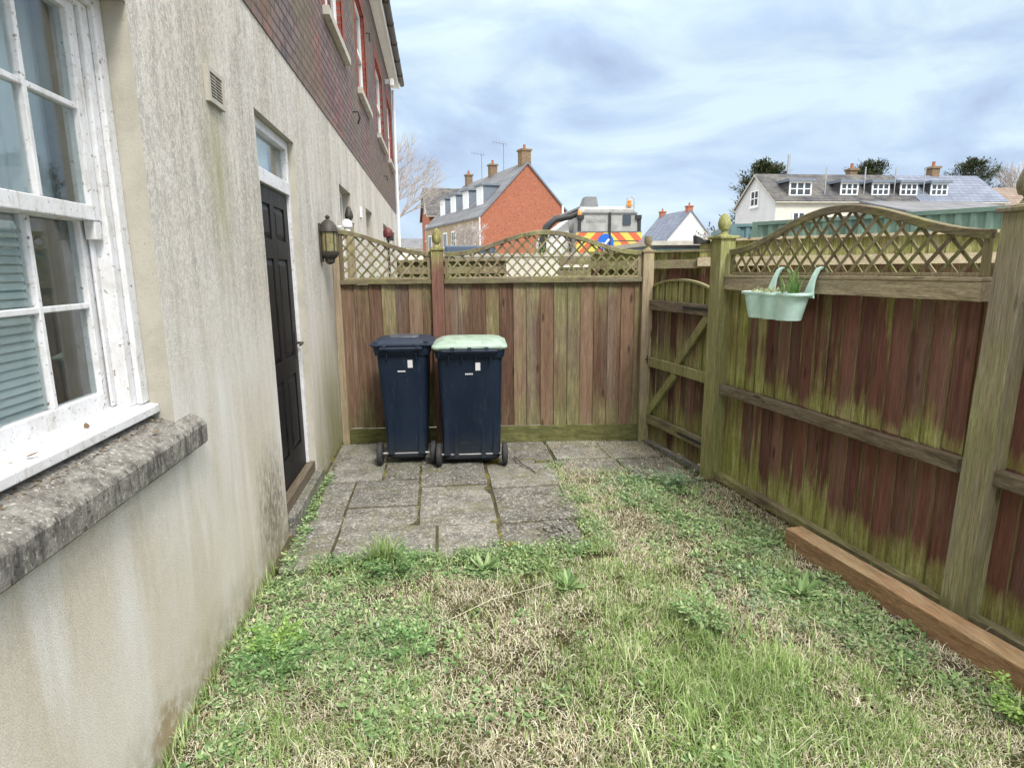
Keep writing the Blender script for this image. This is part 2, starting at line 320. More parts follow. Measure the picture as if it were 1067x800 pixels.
M['slate_blue'] = mat_slate('slate_blue_roof', (.15, .17, .22), (.19, .215, .27))
M['slate_dark'] = mat_slate('slate_dark_roof', (.055, .055, .06), (.095, .092, .096), .55)
M['tile_brown'] = mat_slate('tile_brown_roof', (.19, .14, .11), (.25, .19, .155), .3)
M['cream_wall'] = plain('cream_wall', (.56, .54, .48), .9, var=.08, scale=1.5)
M['white_wall'] = plain('white_wall', (.55, .56, .57), .9, var=.07, scale=1.2)
M['lead'] = plain('lead_cheek', (.16, .19, .23), .5, var=.15)
M['terracotta'] = plain('terracotta', (.38, .14, .08), .8)
M['container_green'] = plain('container_green', (.115, .185, .15), .65, var=.3, scale=2)
M['container_blue'] = plain('container_teal', (.12, .20, .21), .6, var=.18, scale=2)
M['teal'] = plain('teal_door', (.09, .23, .24), .6, var=.15, scale=2)
M['truck_cream'] = plain('truck_cream', (.34, .34, .325), .55, var=.28, scale=3)
M['truck_white'] = plain('truck_white', (.75, .76, .78), .35, var=.05)
M['red_refl'] = plain('red_reflector', (.58, .13, .06), .45, var=.05)
M['yellow_refl'] = plain('yellow_reflector', (.62, .52, .10), .45, var=.05)
M['blue_sign'] = plain('blue_sign', (.02, .13, .55), .4, var=.05)
M['orange'] = plain('orange_lens', (.8, .25, .03), .2, var=.05)
M['grey_metal'] = plain('grey_metal', (.16, .165, .17), .5, .2)
M['gutter'] = plain('gutter_brown', (.06, .05, .045), .5)
M['van_blue'] = plain('van_blue', (.03, .055, .09), .35)

# ------------------------------------------------------------------ mesh builder
class MB:
    def __init__(s): s.v = []; s.f = []; s.mi = []; s.sm = []
    def add(s, vs, fs, mi=0, smooth=False):
        o = len(s.v); s.v += [tuple(v) for v in vs]
        for f in fs: s.f.append(tuple(i+o for i in f)); s.mi.append(mi); s.sm.append(smooth)
        return s
    def hexa(s, p, mi=0):   # p: 8 points, bottom 4 ccw then top 4
        return s.add(p, [(3, 2, 1, 0), (4, 5, 6, 7), (0, 1, 5, 4), (1, 2, 6, 5), (2, 3, 7, 6), (3, 0, 4, 7)], mi)
    def box(s, x0, x1, y0, y1, z0, z1, mi=0):
        return s.hexa([(x0, y0, z0), (x1, y0, z0), (x1, y1, z0), (x0, y1, z0), (x0, y0, z1), (x1, y0, z1), (x1, y1, z1), (x0, y1, z1)], mi)
    def bar(s, a, b, w, t, nrm=(0, 0, 1), seg=1, jit=0, mi=0):
        """rectangular bar from a to b, t along nrm, w across"""
        a = Vector(a); b = Vector(b); d = (b-a).normalized(); nr = Vector(nrm); nr = (nr - d*nr.dot(d)).normalized(); sd = d.cross(nr)
        vs = []; fs = []
        for i in range(seg+1):
            p = a.lerp(b, i/seg); j = (lambda: F2(-jit, jit))
            off = sd*j() + nr*j()
            for u, v in ((-1, -1), (1, -1), (1, 1), (-1, 1)): vs.append(p+off+sd*(u*w/2+j()*.5)+nr*(v*t/2+j()*.5))
        for i in range(seg):
            for k in range(4): q = (k+1) % 4; fs.append((i*4+k, i*4+q, i*4+4+q, i*4+4+k))
        fs.append((3, 2, 1, 0)); e = seg*4; fs.append((e, e+1, e+2, e+3))
        return s.add(vs, fs, mi)
    def tube(s, pts, r, n=8, mi=0, cap=True):
        pts = [Vector(p) for p in pts]; rs = r if isinstance(r, (list, tuple)) else [r]*len(pts)
        vs = []; fs = []; up = None
        for i, p in enumerate(pts):
            d = (pts[min(i+1, len(pts)-1)]-pts[max(i-1, 0)]).normalized()
            if up is None: up = d.orthogonal().normalized()
            up = (up-d*up.dot(d)).normalized(); sd = d.cross(up)
            for k in range(n):
                a = 2*PI*k/n; vs.append(p+(up*math.cos(a)+sd*math.sin(a))*rs[i])
        for i in range(len(pts)-1):
            for k in range(n): q = (k+1) % n; fs.append((i*n+k, i*n+q, (i+1)*n+q, (i+1)*n+k))
        if cap: fs.append(tuple(range(n-1, -1, -1))); fs.append(tuple((len(pts)-1)*n+k for k in range(n)))
        return s.add(vs, fs, mi, True)
    def lathe(s, c, prof, n=16, axis='z', mi=0, a0=0, a1=2*PI):
        full = abs(a1-a0-2*PI) < 1e-6; m = n if full else n+1; vs = []; fs = []
        for r, h in prof:
            for k in range(m):
                a = a0+(a1-a0)*k/n; x, y = r*math.cos(a), r*math.sin(a)
                vs.append({'z': (c[0]+x, c[1]+y, c[2]+h), 'x': (c[0]+h, c[1]+x, c[2]+y), 'y': (c[0]+x, c[1]+h, c[2]+y)}[axis])
        for i in range(len(prof)-1):
            for k in range(n): q = (k+1) % m; fs.append((i*m+k, i*m+q, (i+1)*m+q, (i+1)*m+k))
        return s.add(vs, fs, mi, True)
    def prism(s, poly, d, mi=0):
        """poly: list of 3d points (planar), extruded by vector d"""
        n = len(poly); d = Vector(d); vs = [Vector(p) for p in poly]; vs += [v+d for v in vs[:n]]
        fs = [tuple(range(n-1, -1, -1)), tuple(range(n, 2*n))]+[(i, (i+1) % n, n+(i+1) % n, n+i) for i in range(n)]
        return s.add(vs, fs, mi)
    def loft(s, rings, mi=0, smooth=True, cap0=True, cap1=True):
        n = len(rings[0]); vs = [p for r in rings for p in r]; fs = []
        for i in range(len(rings)-1):
            for k in range(n): q = (k+1) % n; fs.append((i*n+k, i*n+q, (i+1)*n+q, (i+1)*n+k))
        if cap0: fs.append(tuple(range(n-1, -1, -1)))
        if cap1: fs.append(tuple((len(rings)-1)*n+k for k in range(n)))
        return s.add(vs, fs, mi, smooth)
    def build(s, name, mats, parent=None, bevel=0, angle=40):
        me = bpy.data.meshes.new(name); o = bpy.data.objects.new(name, me)
        off = Vector((0, 0, 0)); q = parent
        while q is not None: off += q.location; q = q.parent
        me.from_pydata([tuple(Vector(v)-off) for v in s.v], [], s.f)
        for m in (mats if isinstance(mats, (list, tuple)) else [mats]): me.materials.append(M[m])
        me.polygons.foreach_set('material_index', s.mi); me.polygons.foreach_set('use_smooth', s.sm)
        bm = bmesh.new(); bm.from_mesh(me); bmesh.ops.recalc_face_normals(bm, faces=bm.faces)
        bm.to_mesh(me); bm.free()
        if any(s.sm):
            try: me.set_sharp_from_angle(angle=rad(angle))
            except Exception: pass
        me.update(); COL.objects.link(o)
        if parent is not None: o.parent = parent
        if bevel:
            b = o.modifiers.new('bevel', 'BEVEL'); b.width = bevel; b.segments = 2; b.limit_method = 'ANGLE'; b.harden_normals = False
        return o

def tag(o, label=None, cat=None, group=None, kind=None):
    if label: o['label'] = label
    if cat: o['category'] = cat
    if group: o['group'] = group
    if kind: o['kind'] = kind
    return o
def thing(name, label, cat, loc, group=None):
    o = bpy.data.objects.new(name, None); o.empty_display_size = .1; COL.objects.link(o); o.location = loc
    return tag(o, label, cat, group)
def children_of(o): return [c for c in bpy.data.objects if c.parent == o]
def copy_tree(o, parent=None):
    kids = children_of(o); c = o.copy(); COL.objects.link(c)
    if parent is not None: c.parent = parent
    for k in kids: copy_tree(k, c)
    return c
class Fr:      # a vertical plane frame: s along, o out of the plane (towards the yard), z up
    def __init__(s, A, B, flip=1):
        A = Vector((A[0], A[1], 0)); B = Vector((B[0], B[1], 0)); s.A = A; s.u = (B-A).normalized()
        s.n = Vector((s.u.y, -s.u.x, 0))*flip; s.L = (B-A).length
    def P(s, a, o, z): return s.A+s.u*a+s.n*o+Vector((0, 0, z))
    def box(s, mb, a0, a1, o0, o1, z0, z1, mi=0):
        mb.hexa([s.P(a0, o0, z0), s.P(a1, o0, z0), s.P(a1, o1, z0), s.P(a0, o1, z0), s.P(a0, o0, z1), s.P(a1, o0, z1), s.P(a1, o1, z1), s.P(a0, o1, z1)], mi)

# ------------------------------------------------------------------ numpy foliage
def np_mesh(name, V, nv, quads, tris, N, mat, parent=None, off=(0, 0, 0)):
    """V: (N*nv,3); quads/tris: index lists within one element"""
    base = (np.arange(N)*nv)[:, None]
    q = (base+np.array(quads).reshape(1, -1)).reshape(-1, 4) if quads else np.zeros((0, 4), int)
    t = (base+np.array(tris).reshape(1, -1)).reshape(-1, 3) if tris else np.zeros((0, 3), int)
    loops = np.concatenate([q.ravel(), t.ravel()]); nq, nt = len(q), len(t)
    me = bpy.data.meshes.new(name); me.vertices.add(len(V)); me.vertices.foreach_set('co', (V-np.array(off)).astype(np.float32).ravel())
    me.loops.add(len(loops)); me.loops.foreach_set('vertex_index', loops.astype(np.int32))
    me.polygons.add(nq+nt); st = np.concatenate([np.arange(nq)*4, nq*4+np.arange(nt)*3]); me.polygons.foreach_set('loop_start', st.astype(np.int32))
    me.update(calc_edges=True); me.materials.append(M[mat]); o = bpy.data.objects.new(name, me); COL.objects.link(o)
    if parent is not None: o.parent = parent
    return o
def blades_v(P, H, W, lean, azi=None):
    N = len(P); a = rng.uniform(0, 2*PI, N) if azi is None else azi
    d = np.stack([np.cos(a), np.sin(a), 0*a], 1); sd = np.stack([-np.sin(a), np.cos(a), 0*a], 1); up = np.array([0, 0, 1.])
    ln = lean[:, None]; H = H[:, None]; W = W[:, None]
    mid = P+up*H*.55*np.cos(ln*.6)+d*H*.55*np.sin(ln*.6)
    tip = mid+up*H*.5*np.cos(ln*1.4)+d*H*.5*np.sin(ln*1.4)
    tip[:, 2] = np.maximum(tip[:, 2], P[:, 2]+.003)
    V = np.stack([P-sd*W/2, P+sd*W/2, mid-sd*W*.42, mid+sd*W*.42, tip], 1); return V.reshape(-1, 3)
def blades(name, P, H, W, lean, mat, **k): return np_mesh(name, blades_v(P, H, W, lean), 5, [0, 1, 3, 2], [2, 3, 4], len(P), mat, **k)
def leaves_v(P, L, W, tilt, azi=None):
    N = len(P); a = rng.uniform(0, 2*PI, N) if azi is None else azi; t = tilt
    d = np.stack([np.cos(a)*np.cos(t), np.sin(a)*np.cos(t), np.sin(t)], 1); sd = np.stack([-np.sin(a), np.cos(a), 0*a], 1)
    nr = np.cross(d, sd); L = L[:, None]; W = W[:, None]
    V = np.stack([P, P+d*L*.35+sd*W*.5-nr*W*.08, P+d*L*.75+sd*W*.4-nr*W*.05, P+d*L-nr*L*-.04, P+d*L*.75-sd*W*.4-nr*W*.05, P+d*L*.35-sd*W*.5-nr*W*.08, P+d*L*.5+nr*W*.1], 1)
    return V.reshape(-1, 3)
LEAF_T = [0, 1, 6, 1, 2, 6, 2, 3, 6, 3, 4, 6, 4, 5, 6, 5, 0, 6]
def leaves(name, P, L, W, tilt, mat, azi=None, **k): return np_mesh(name, leaves_v(P, L, W, tilt, azi), 7, [], LEAF_T, len(P), mat, **k)

# ================================================================== CAMERA, WORLD, SUN
cam = bpy.data.cameras.new('camera'); co = bpy.data.objects.new('camera', cam); COL.objects.link(co); scene.camera = co
CAM = Vector((.987, 0, 1.65)); yaw, pitch, roll = rad(6.913), rad(10.694), rad(-.565)
f = Vector((math.sin(yaw)*math.cos(pitch), math.cos(yaw)*math.cos(pitch), -math.sin(pitch)))
r = Vector((math.cos(yaw), -math.sin(yaw), 0)); u = r.cross(f)
r2 = r*math.cos(roll)+u*math.sin(roll); u2 = -r*math.sin(roll)+u*math.cos(roll)
mw = Matrix((r2, u2, -f)).transposed().to_4x4(); mw.translation = CAM; co.matrix_world = mw
cam.sensor_width = 36; cam.lens = 36*625.5/1067; cam.clip_start = .05; cam.clip_end = 2000

w = bpy.data.worlds.new('World'); scene.world = w; w.use_nodes = True; nt = w.node_tree; bg = nt.nodes['Background']
sky = nt.nodes.new('ShaderNodeTexSky'); sky.sky_type = 'NISHITA'; sky.sun_disc = False
SUN_EL, SUN_AZ = rad(48), rad(160)   # azimuth clockwise from +y
sky.sun_elevation = SUN_EL; sky.sun_rotation = SUN_AZ
def wn(k, **kw):
    nd = nt.nodes.new(k)
    for a, b in kw.items(): setattr(nd, a, b)
    return nd
L = nt.links.new
tc = wn('ShaderNodeTexCoord'); sep = wn('ShaderNodeSeparateXYZ'); L(tc.outputs['Generated'], sep.inputs[0])
mp = wn('ShaderNodeMapping'); mp.inputs['Scale'].default_value = (1.0, 1.0, 3.0); mp.inputs['Rotation'].default_value = (.1, .12, .6); L(tc.outputs['Generated'], mp.inputs[0])
n1 = wn('ShaderNodeTexNoise'); n1.inputs['Scale'].default_value = 2.5; n1.inputs['Detail'].default_value = 9; n1.inputs['Roughness'].default_value = .54; n1.inputs['Distortion'].default_value = .5; L(mp.outputs[0], n1.inputs['Vector'])
cr = wn('ShaderNodeValToRGB'); L(n1.outputs['Fac'], cr.inputs[0])
e = cr.color_ramp.elements; e[0].position = .36; e[0].color = (2.35, 2.85, 3.95, 1); e[1].position = .60; e[1].color = (4.0, 4.85, 5.2, 1)
k1 = cr.color_ramp.elements.new(.48); k1.color = (2.95, 3.7, 4.75, 1)
# overcast sky: brighter towards the zenith (boosted out of frame to light walls, ground)
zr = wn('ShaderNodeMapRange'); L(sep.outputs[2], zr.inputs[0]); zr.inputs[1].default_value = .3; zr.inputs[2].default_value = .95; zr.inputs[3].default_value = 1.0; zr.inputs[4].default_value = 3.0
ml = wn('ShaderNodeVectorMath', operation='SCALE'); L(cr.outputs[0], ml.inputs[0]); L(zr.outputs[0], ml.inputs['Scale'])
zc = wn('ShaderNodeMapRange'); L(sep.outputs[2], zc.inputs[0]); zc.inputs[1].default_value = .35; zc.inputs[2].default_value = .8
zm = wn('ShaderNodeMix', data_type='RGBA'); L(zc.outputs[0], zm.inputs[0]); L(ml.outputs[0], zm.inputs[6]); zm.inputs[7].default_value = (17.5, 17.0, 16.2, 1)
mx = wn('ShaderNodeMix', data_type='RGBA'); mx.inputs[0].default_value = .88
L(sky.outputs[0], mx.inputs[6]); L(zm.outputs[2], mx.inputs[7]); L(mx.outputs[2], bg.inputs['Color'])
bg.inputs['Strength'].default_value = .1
sl = bpy.data.lights.new('sun', 'SUN'); sl.energy = 1.7; sl.angle = rad(14); sl.color = (1, .96, .9)
so = bpy.data.objects.new('sun', sl); COL.objects.link(so)
sd_ = Vector((math.sin(SUN_AZ)*math.cos(SUN_EL), math.cos(SUN_AZ)*math.cos(SUN_EL), math.sin(SUN_EL)))
so.rotation_euler = sd_.to_track_quat('Z', 'Y').to_euler()
scene.view_settings.view_transform = 'Standard'; scene.view_settings.look = 'None'; scene.view_settings.gamma = 1
scene.view_settings.exposure = 1.0; scene.view_settings.use_curve_mapping = False
scene.cycles.max_bounces = 8; scene.cycles.transparent_max_bounces = 12
try: scene.cycles.use_denoising = True
except Exception: pass

# ================================================================== GROUND
mb = MB(); mb.add([(-400, -400, -.03), (400, -400, -.03), (400, 600, -.03), (-400, 600, -.03)], [(0, 1, 2, 3)])
tag(mb.build('ground', 'gravel'), kind='structure')
# the yard's own uneven soil
def hash_noise(x, y, s, seed):
    xs, ys = x*s+seed*17.3, y*s+seed*9.1; xi, yi = np.floor(xs), np.floor(ys); fx, fy = xs-xi, ys-yi
    fx = fx*fx*(3-2*fx); fy = fy*fy*(3-2*fy)
    h = lambda a, b: np.modf(np.abs(np.sin(a*127.1+b*311.7+seed)*43758.5453))[0]
    return (h(xi, yi)*(1-fx)+h(xi+1, yi)*fx)*(1-fy)+(h(xi, yi+1)*(1-fx)+h(xi+1, yi+1)*fx)*fy
def ground_z(x, y):
    z = (hash_noise(x, y, 2.2, 1)-.5)*.03+(hash_noise(x, y, 7, 2)-.5)*.014-.004
    pav = np.clip((y-3.0)/.3, 0, 1)*np.clip((3.3-x)/.3, 0, 1); return z*(1-.6*pav)-.012*pav
nx, ny = 90, 170; gx, gy = np.meshgrid(np.linspace(-.05, 3.75, nx), np.linspace(-1.5, 5.95, ny))
V = np.stack([gx, gy, ground_z(gx, gy)], -1).reshape(-1, 3); q = [(j*nx+i, j*nx+i+1, (j+1)*nx+i+1, (j+1)*nx+i) for j in range(ny-1) for i in range(nx-1)]
mb = MB(); mb.add(V.tolist(), q, 0, True); tag(mb.build('lawn_soil', 'ground'), kind='structure')

# paving: uneven old slabs over a mossy bed (one sheet of setting)
slabs = [(.03, .49, 4.71, 5.26), (.03, .49, 5.28, 5.76), (.51, .79, 4.70, 5.09), (.50, .94, 5.11, 5.74), (.81, 1.33, 4.50, 5.09), (.96, 1.44, 5.11, 5.70),
         (.08, .29, 4.01, 4.69), (.31, .795, 4.14, 4.68), (.31, .80, 3.79, 4.12), (.82, 1.335, 3.75, 4.48), (1.36, 1.92, 4.38, 4.94), (1.36, 1.93, 3.74, 4.36),
         (1.47, 1.96, 4.97, 5.60), (.05, .30, 3.25, 3.99), (.32, .925, 3.27, 3.77), (.945, 1.32, 3.29, 3.73), (1.345, 1.84, 3.32, 3.72),
         (1.99, 2.46, 5.02, 5.60), (2.48, 2.93, 4.98, 5.55), (1.96, 2.5, 4.62, 4.99), (2.52, 3.0, 4.5, 4.95)]
mb = MB(); random.seed(5)
for (x0, x1, y0, y1) in slabs:
    n1_, n2_ = 9, 9; tz = F2(.004, .014); ax, ay = F2(-.008, .008), F2(-.008, .008); vs = []; far = x0 > 1.95
    if far: tz -= .004
    cx, cy = (x0+x1)/2, (y0+y1)/2
    for j in range(n2_+1):
        for i in range(n1_+1):
            x = x0+(x1-x0)*i/n1_; y = y0+(y1-y0)*j/n2_
            ed = min(i, n1_-i, j, n2_-j); jx = F2(-.0025, .0025) if ed == 0 else 0; jy = F2(-.0025, .0025) if ed == 0 else 0
            vs.append((x+jx, y+jy, tz+(x-cx)*ax*2+(y-cy)*ay*2+F2(-.0012, .0012)-(.004 if ed == 0 else 0)))
    nn = n1_+1; fs = [(j*nn+i, j*nn+i+1, (j+1)*nn+i+1, (j+1)*nn+i) for j in range(n2_) for i in range(n1_)]
    ring = [i for i in range(nn)]+[j*nn+n1_ for j in range(1, nn)]+[n2_*nn+i for i in range(n1_-1, -1, -1)]+[j*nn for j in range(n2_-1, 0, -1)]
    o = len(vs); vs += [(vs[i][0], vs[i][1], -.06) for i in ring]; m = len(ring)
    fs += [(ring[k], ring[(k+1) % m], o+(k+1) % m, o+k) for k in range(m)]
    mb.add(vs, fs, 0, False)
pv = mb.build('paving', 'paving'); tag(pv, kind='structure')
jb = MB(); V = []; nx, ny = 60, 80; gx, gy = np.meshgrid(np.linspace(.0, 1.93, nx), np.linspace(3.29, 5.85, ny))
gz = -.002+(hash_noise(gx, gy, 9, 4)-.5)*.012; V = np.stack([gx, gy, gz], -1).reshape(-1, 3)
jb.add(V.tolist(), [(j*nx+i, j*nx+i+1, (j+1)*nx+i+1, (j+1)*nx+i) for j in range(ny-1) for i in range(nx-1)], 0, True)
tag(jb.build('paving_bed', 'joint'), kind='structure')
mb = MB(); mb.bar((2.93, 5.56, .0), (3.14, 4.5, .0), .07, .05, seg=8, jit=.003); tag(mb.build('path_edging', 'paving'), kind='structure')

# ================================================================== HOUSE
H = thing('rendered_house', 'long house with grimy cream render below and dark brick above, along the yard', 'house', (0, 8, 0))
def wall_mesh(mb, y0, y1, z0, z1, ops, thick=.3, mi=0, mir=1, rev=.1):
    ys = sorted({y0, y1, *[o[0] for o in ops], *[o[1] for o in ops]}); zs = sorted({z0, z1, *[o[2] for o in ops], *[o[3] for o in ops]})
    for i in range(len(ys)-1):
        for j in range(len(zs)-1):
            a, b, c, d = ys[i], ys[i+1], zs[j], zs[j+1]; m = ((a+b)/2, (c+d)/2)
            if any(o[0] < m[0] < o[1] and o[2] < m[1] < o[3] for o in ops): continue
            mb.add([(0, a, c), (0, b, c), (0, b, d), (0, a, d)], [(0, 1, 2, 3)], mi); mb.add([(-thick, a, c), (-thick, b, c), (-thick, b, d), (-thick, a, d)], [(0, 1, 2, 3)], mi)
    for (a, b, c, d) in ops:
        for q in ([(0, a, c), (-thick, a, c), (-thick, a, d), (0, a, d)], [(0, b, c), (-thick, b, c), (-thick, b, d), (0, b, d)], [(0, a, d), (-thick, a, d), (-thick, b, d), (0, b, d)], [(0, a, c), (-thick, a, c), (-thick, b, c), (0, b, c)]):
            mb.add(q, [(0, 1, 2, 3)], mir)
WIN = (1.03, 2.31, 1.10, 2.53); DOOR = (3.73, 4.69, 0.0, 2.56)
gw = [(6.72, 7.58, 1.15, 2.56), (9.12, 9.98, 1.15, 2.56), (12.0, 12.9, 1.15, 2.56), (14.37, 15.2, 1.15, 2.56)]
uw = [(6.45, 7.62, 4.10, 5.42), (9.0, 10.1, 4.10, 5.42), (11.75, 13.15, 4.10, 5.42), (14.3, 15.5, 4.10, 5.42), (1.4, 2.5, 4.1, 5.42), (3.9, 5.1, 4.1, 5.42)]
HE = 16.1
mb = MB(); wall_mesh(mb, -3, HE, -.2, 3.085, [WIN, DOOR]+gw)
mb.add([(0, HE, -.2), (-7, HE, -.2), (-7, HE, 3.085), (0, HE, 3.085)], [(0, 1, 2, 3)]); mb.add([(0, -3, -.2), (-7, -3, -.2), (-7, -3, 3.085), (0, -3, 3.085)], [(0, 1, 2, 3)]); mb.add([(-7, -3, -.2), (-7, HE, -.2), (-7, HE, 3.085), (-7, -3, 3.085)], [(0, 1, 2, 3)])
mb.build('wall', ['render', 'reveal'], H)
mb = MB(); wall_mesh(mb, -3, HE, 3.085, 6.12, uw, mir=1)
for v in range(len(mb.v)): x, y, z = mb.v[v]; mb.v[v] = (x+.008, y, z)
mb.add([(.008, HE, 3.085), (-7, HE, 3.085), (-7, HE, 6.12), (.008, HE, 6.12)], [(0, 1, 2, 3)]); mb.add([(0, -3, 3.085), (-7, -3, 3.085), (-7, -3, 6.12), (0, -3, 6.12)], [(0, 1, 2, 3)]); mb.add([(-7, -3, 3.085), (-7, HE, 3.085), (-7, HE, 6.12), (-7, -3, 6.12)], [(0, 1, 2, 3)])
mb.add([(0, -3, 3.085), (.008, -3, 3.085), (.008, HE, 3.085), (0, HE, 3.085)], [(0, 1, 2, 3)])
mb.build('brick_wall', ['brick_main', 'brick_red'], H)
for (a, b, c, d) in uw:                          # red brick dressing round each upper window
    mb = MB(); P8 = [(b, c), (b+.16, c), (b+.16, d+.2), (a-.16, d+.2), (a-.16, c), (a, c), (a, d), (b, d)]
    mb.prism([(.0, y, z) for y, z in P8], (.013, 0, 0)); mb.build('brick_dressing', 'brick_red', H)
for (a, b, c, d) in uw:
    s_ = MB().box(.002, .07, a-.14, b+.14, c-.085, c-.002).build('window_sill', 'sill_far', H, .004)
for (a, b, c, d) in gw:
    MB().box(-.04, .03, a, b, c-.06, c).build('window_sill', 'sill_far', H, .004)
for k, (a, b, c, d) in enumerate(gw+uw):
    fr = MB(); x0, x1 = (-.14, -.10) if d < 3 else (-.085, -.045)
    fr.box(x0, x1, a, a+.06, c, d); fr.box(x0, x1, b-.06, b, c, d); fr.box(x0, x1, a+.06, b-.06, d-.06, d); fr.box(x0, x1, a+.06, b-.06, c, c+.06); fr.box(x0-.005, x1+.005, a+.06, b-.06, (c+d)/2-.025, (c+d)/2+.025)
    fr.box(x0+.01, x1-.01, (a+b)/2-.012, (a+b)/2+.012, c+.06, d-.06)
    wo = fr.build('window', 'white', H)
    MB().box(x0+.012, x0+.016, a+.06, b-.06, c+.06, d-.06).build('glass', 'glass_dark', wo)
# eaves
mb = MB(); mb.box(.012, .18, -3, HE+.1, 6.10, 6.125); mb.box(.18, .205, -3, HE+.1, 6.08, 6.27); mb.build('soffit', 'white', H)
mb = MB(); mb.lathe((.27, 0, 6.24), [(.06, -3), (.06, HE+.25)], 10, 'y', a0=PI, a1=2*PI); mb.lathe((.27, 0, 6.24), [(.052, -3), (.052, HE+.25)], 10, 'y', a0=PI, a1=2*PI)
for yy in np.arange(.5, HE, 1.0): mb.box(.205, .335, yy, yy+.03, 6.165, 6.25)
mb.build('gutter', 'gutter', H)
mb = MB()
for i in range(34):   # tile courses
    x = .3-i*.115; z = 6.28+i*.082
    mb.hexa([(x-.15, -3.1, z+.05), (x, -3.1, z-.03), (x, HE+.2, z-.03), (x-.15, HE+.2, z+.05), (x-.15, -3.1, z+.08), (x, -3.1, z), (x, HE+.2, z), (x-.15, HE+.2, z+.08)])
mb.hexa([(-7.3, -3.1, 6.25), (-3.5, -3.1, 9.0), (-3.5, HE+.2, 9.0), (-7.3, HE+.2, 6.25), (-7.3, -3.1, 6.3), (-3.5, -3.1, 9.06), (-3.5, HE+.2, 9.06), (-7.3, HE+.2, 6.3)])
for yy in (-3, HE): mb.prism([(.15, yy, 6.12), (-7, yy, 6.12), (-3.5, yy, 8.9)], (0, -.02, 0))
mb.build('roof', 'slate_dark', H)
MB().tube([(.06, HE-.12, 6.0), (.06, HE-.12, 0)], .035).build('downpipe', 'white', H)
# vent grille
mb = MB(); mb.box(.0, .02, 2.975, 3.0, 2.40, 2.55); mb.box(.0, .02, 3.155, 3.18, 2.40, 2.55); mb.box(.0, .02, 3.0, 3.155, 2.53, 2.55); mb.box(.0, .02, 3.0, 3.155, 2.40, 2.42)
for i in range(8): z = 2.425+i*.0133; mb.hexa([(.004, 3.0, z), (.017, 3.0, z-.004), (.017, 3.155, z-.004), (.004, 3.155, z), (.004, 3.0, z+.004), (.017, 3.0, z), (.017, 3.155, z), (.004, 3.155, z+.004)])
mb.box(.0015, .003, 3.0, 3.155, 2.42, 2.53, 1)
mb.box(.003, .015, 3.075, 3.08, 2.42, 2.53)
mb.build('air_vent', ['sill_far', 'black_metal'], H)
MB().box(.001, .02, 8.4, 8.55, 2.36, 2.5).build('air_vent', 'white', H, .004)
mb = MB(); mb.box(.012, .16, 14.0, 14.06, 5.6, 5.68); mb.box(.12, .2, 13.95, 14.11, 5.55, 5.68); mb.build('flood_light', 'white', H, .005)
for pts_ in ([(.01, 8.2, 3.62), (.07, 8.2, 3.62), (.09, 8.2, 3.55), (.06, 8.22, 3.48)], [(.01, 12.6, 3.5), (.07, 12.6, 3.5), (.08, 12.6, 3.42)], [(.01, 10.4, 5.3), (.06, 10.4, 5.3), (.06, 10.4, 5.18)]):
    MB().tube(pts_, .012).build('wall_hook', 'black_metal', H)

# stone sill
mb = MB(); n_ = 30; rings = []
for i in range(n_+1):
    y = .9+(2.455-.9)*i/n_; j = lambda: F2(-.0008, .0008)
    rings.append([(-.14, y, 1.0), (.045+j(), y, .985+j()), (.055+j(), y, .995+j()), (.057+j(), y, 1.065+j()), (.048+j(), y, 1.082+j()), (0+j(), y, 1.108+j()*.6), (-.06, y, 1.128+j()*.6), (-.14, y, 1.15)])
mb.loft(rings, smooth=False); mb.build('stone_sill', 'stone', H)
# near window, box sash
W_ = MB(); fx0, fx1 = -.19, -.098
def ybox(m, a, b, c, d, x0, x1): m.box(x0, x1, a, b, c, d)
ybox(W_, 2.215, 2.309, 1.19, 2.529, fx0, fx1); ybox(W_, 1.031, 1.125, 1.19, 2.529, fx0, fx1); ybox(W_, 1.125, 2.215, 2.475, 2.529, fx0, fx1)
ybox(W_, 2.255, 2.309, 1.19, 2.529, -.0978, -.078); ybox(W_, 1.031, 1.085, 1.19, 2.529, -.0978, -.078); ybox(W_, 1.085, 2.255, 2.49, 2.529, -.0978, -.078)
ybox(W_, 2.188, 2.2148, 1.2, 2.475, -.152, -.142)       # parting bead
win = W_.build('window', 'paint', H, .004)
# projecting timber sill
mb = MB(); mb.hexa([(-.2, 1.031, 1.16), (-.045, 1.031, 1.150), (-.045, 2.309, 1.150), (-.2, 2.309, 1.16), (-.2, 1.031, 1.205), (-.045, 1.031, 1.181), (-.045, 2.309, 1.181), (-.2, 2.309, 1.205)])
mb.build('timber_sill', 'paint', win, .004)
def sash(x0, x1, z0, z1, hb, bars, bot, top, name):
    m = MB(); m.box(x0, x1, 2.163, 2.21, z0, z1); m.box(x0, x1, 1.13, 1.177, z0, z1); m.box(x0, x1, 1.177, 2.163, z0, z0+bot); m.box(x0, x1, 1.177, 2.163, z1-top, z1)
    for y in bars: m.box(x0+.006, x1-.002, y-.009, y+.009, z0+bot, z1-top)
    ys = [1.177]+sorted(bars)+[2.163]
    for i in range(len(ys)-1): m.box(x0+.0075, x1-.0035, ys[i]+(.009 if i else 0), ys[i+1]-(.009 if i < len(bars) else 0), hb-.009, hb+.009)
    return m
bars = [1.913, 1.667, 1.421]
up = sash(-.15, -.112, 1.822, 2.48, 2.168, bars, .048, .03, 'u'); up.box(-.148, -.114, 2.168, 2.208, 1.762, 1.822)
so1 = up.build('sash', 'paint', win, .003)
MB().box(-.134, -.130, 1.177, 2.163, 1.87, 2.45).build('glass', 'glass', win)
lo_ = sash(-.195, -.157, 1.197, 1.865, 1.549, bars, .058, .045, 'l'); lo_.build('sash', 'paint', win, .003)
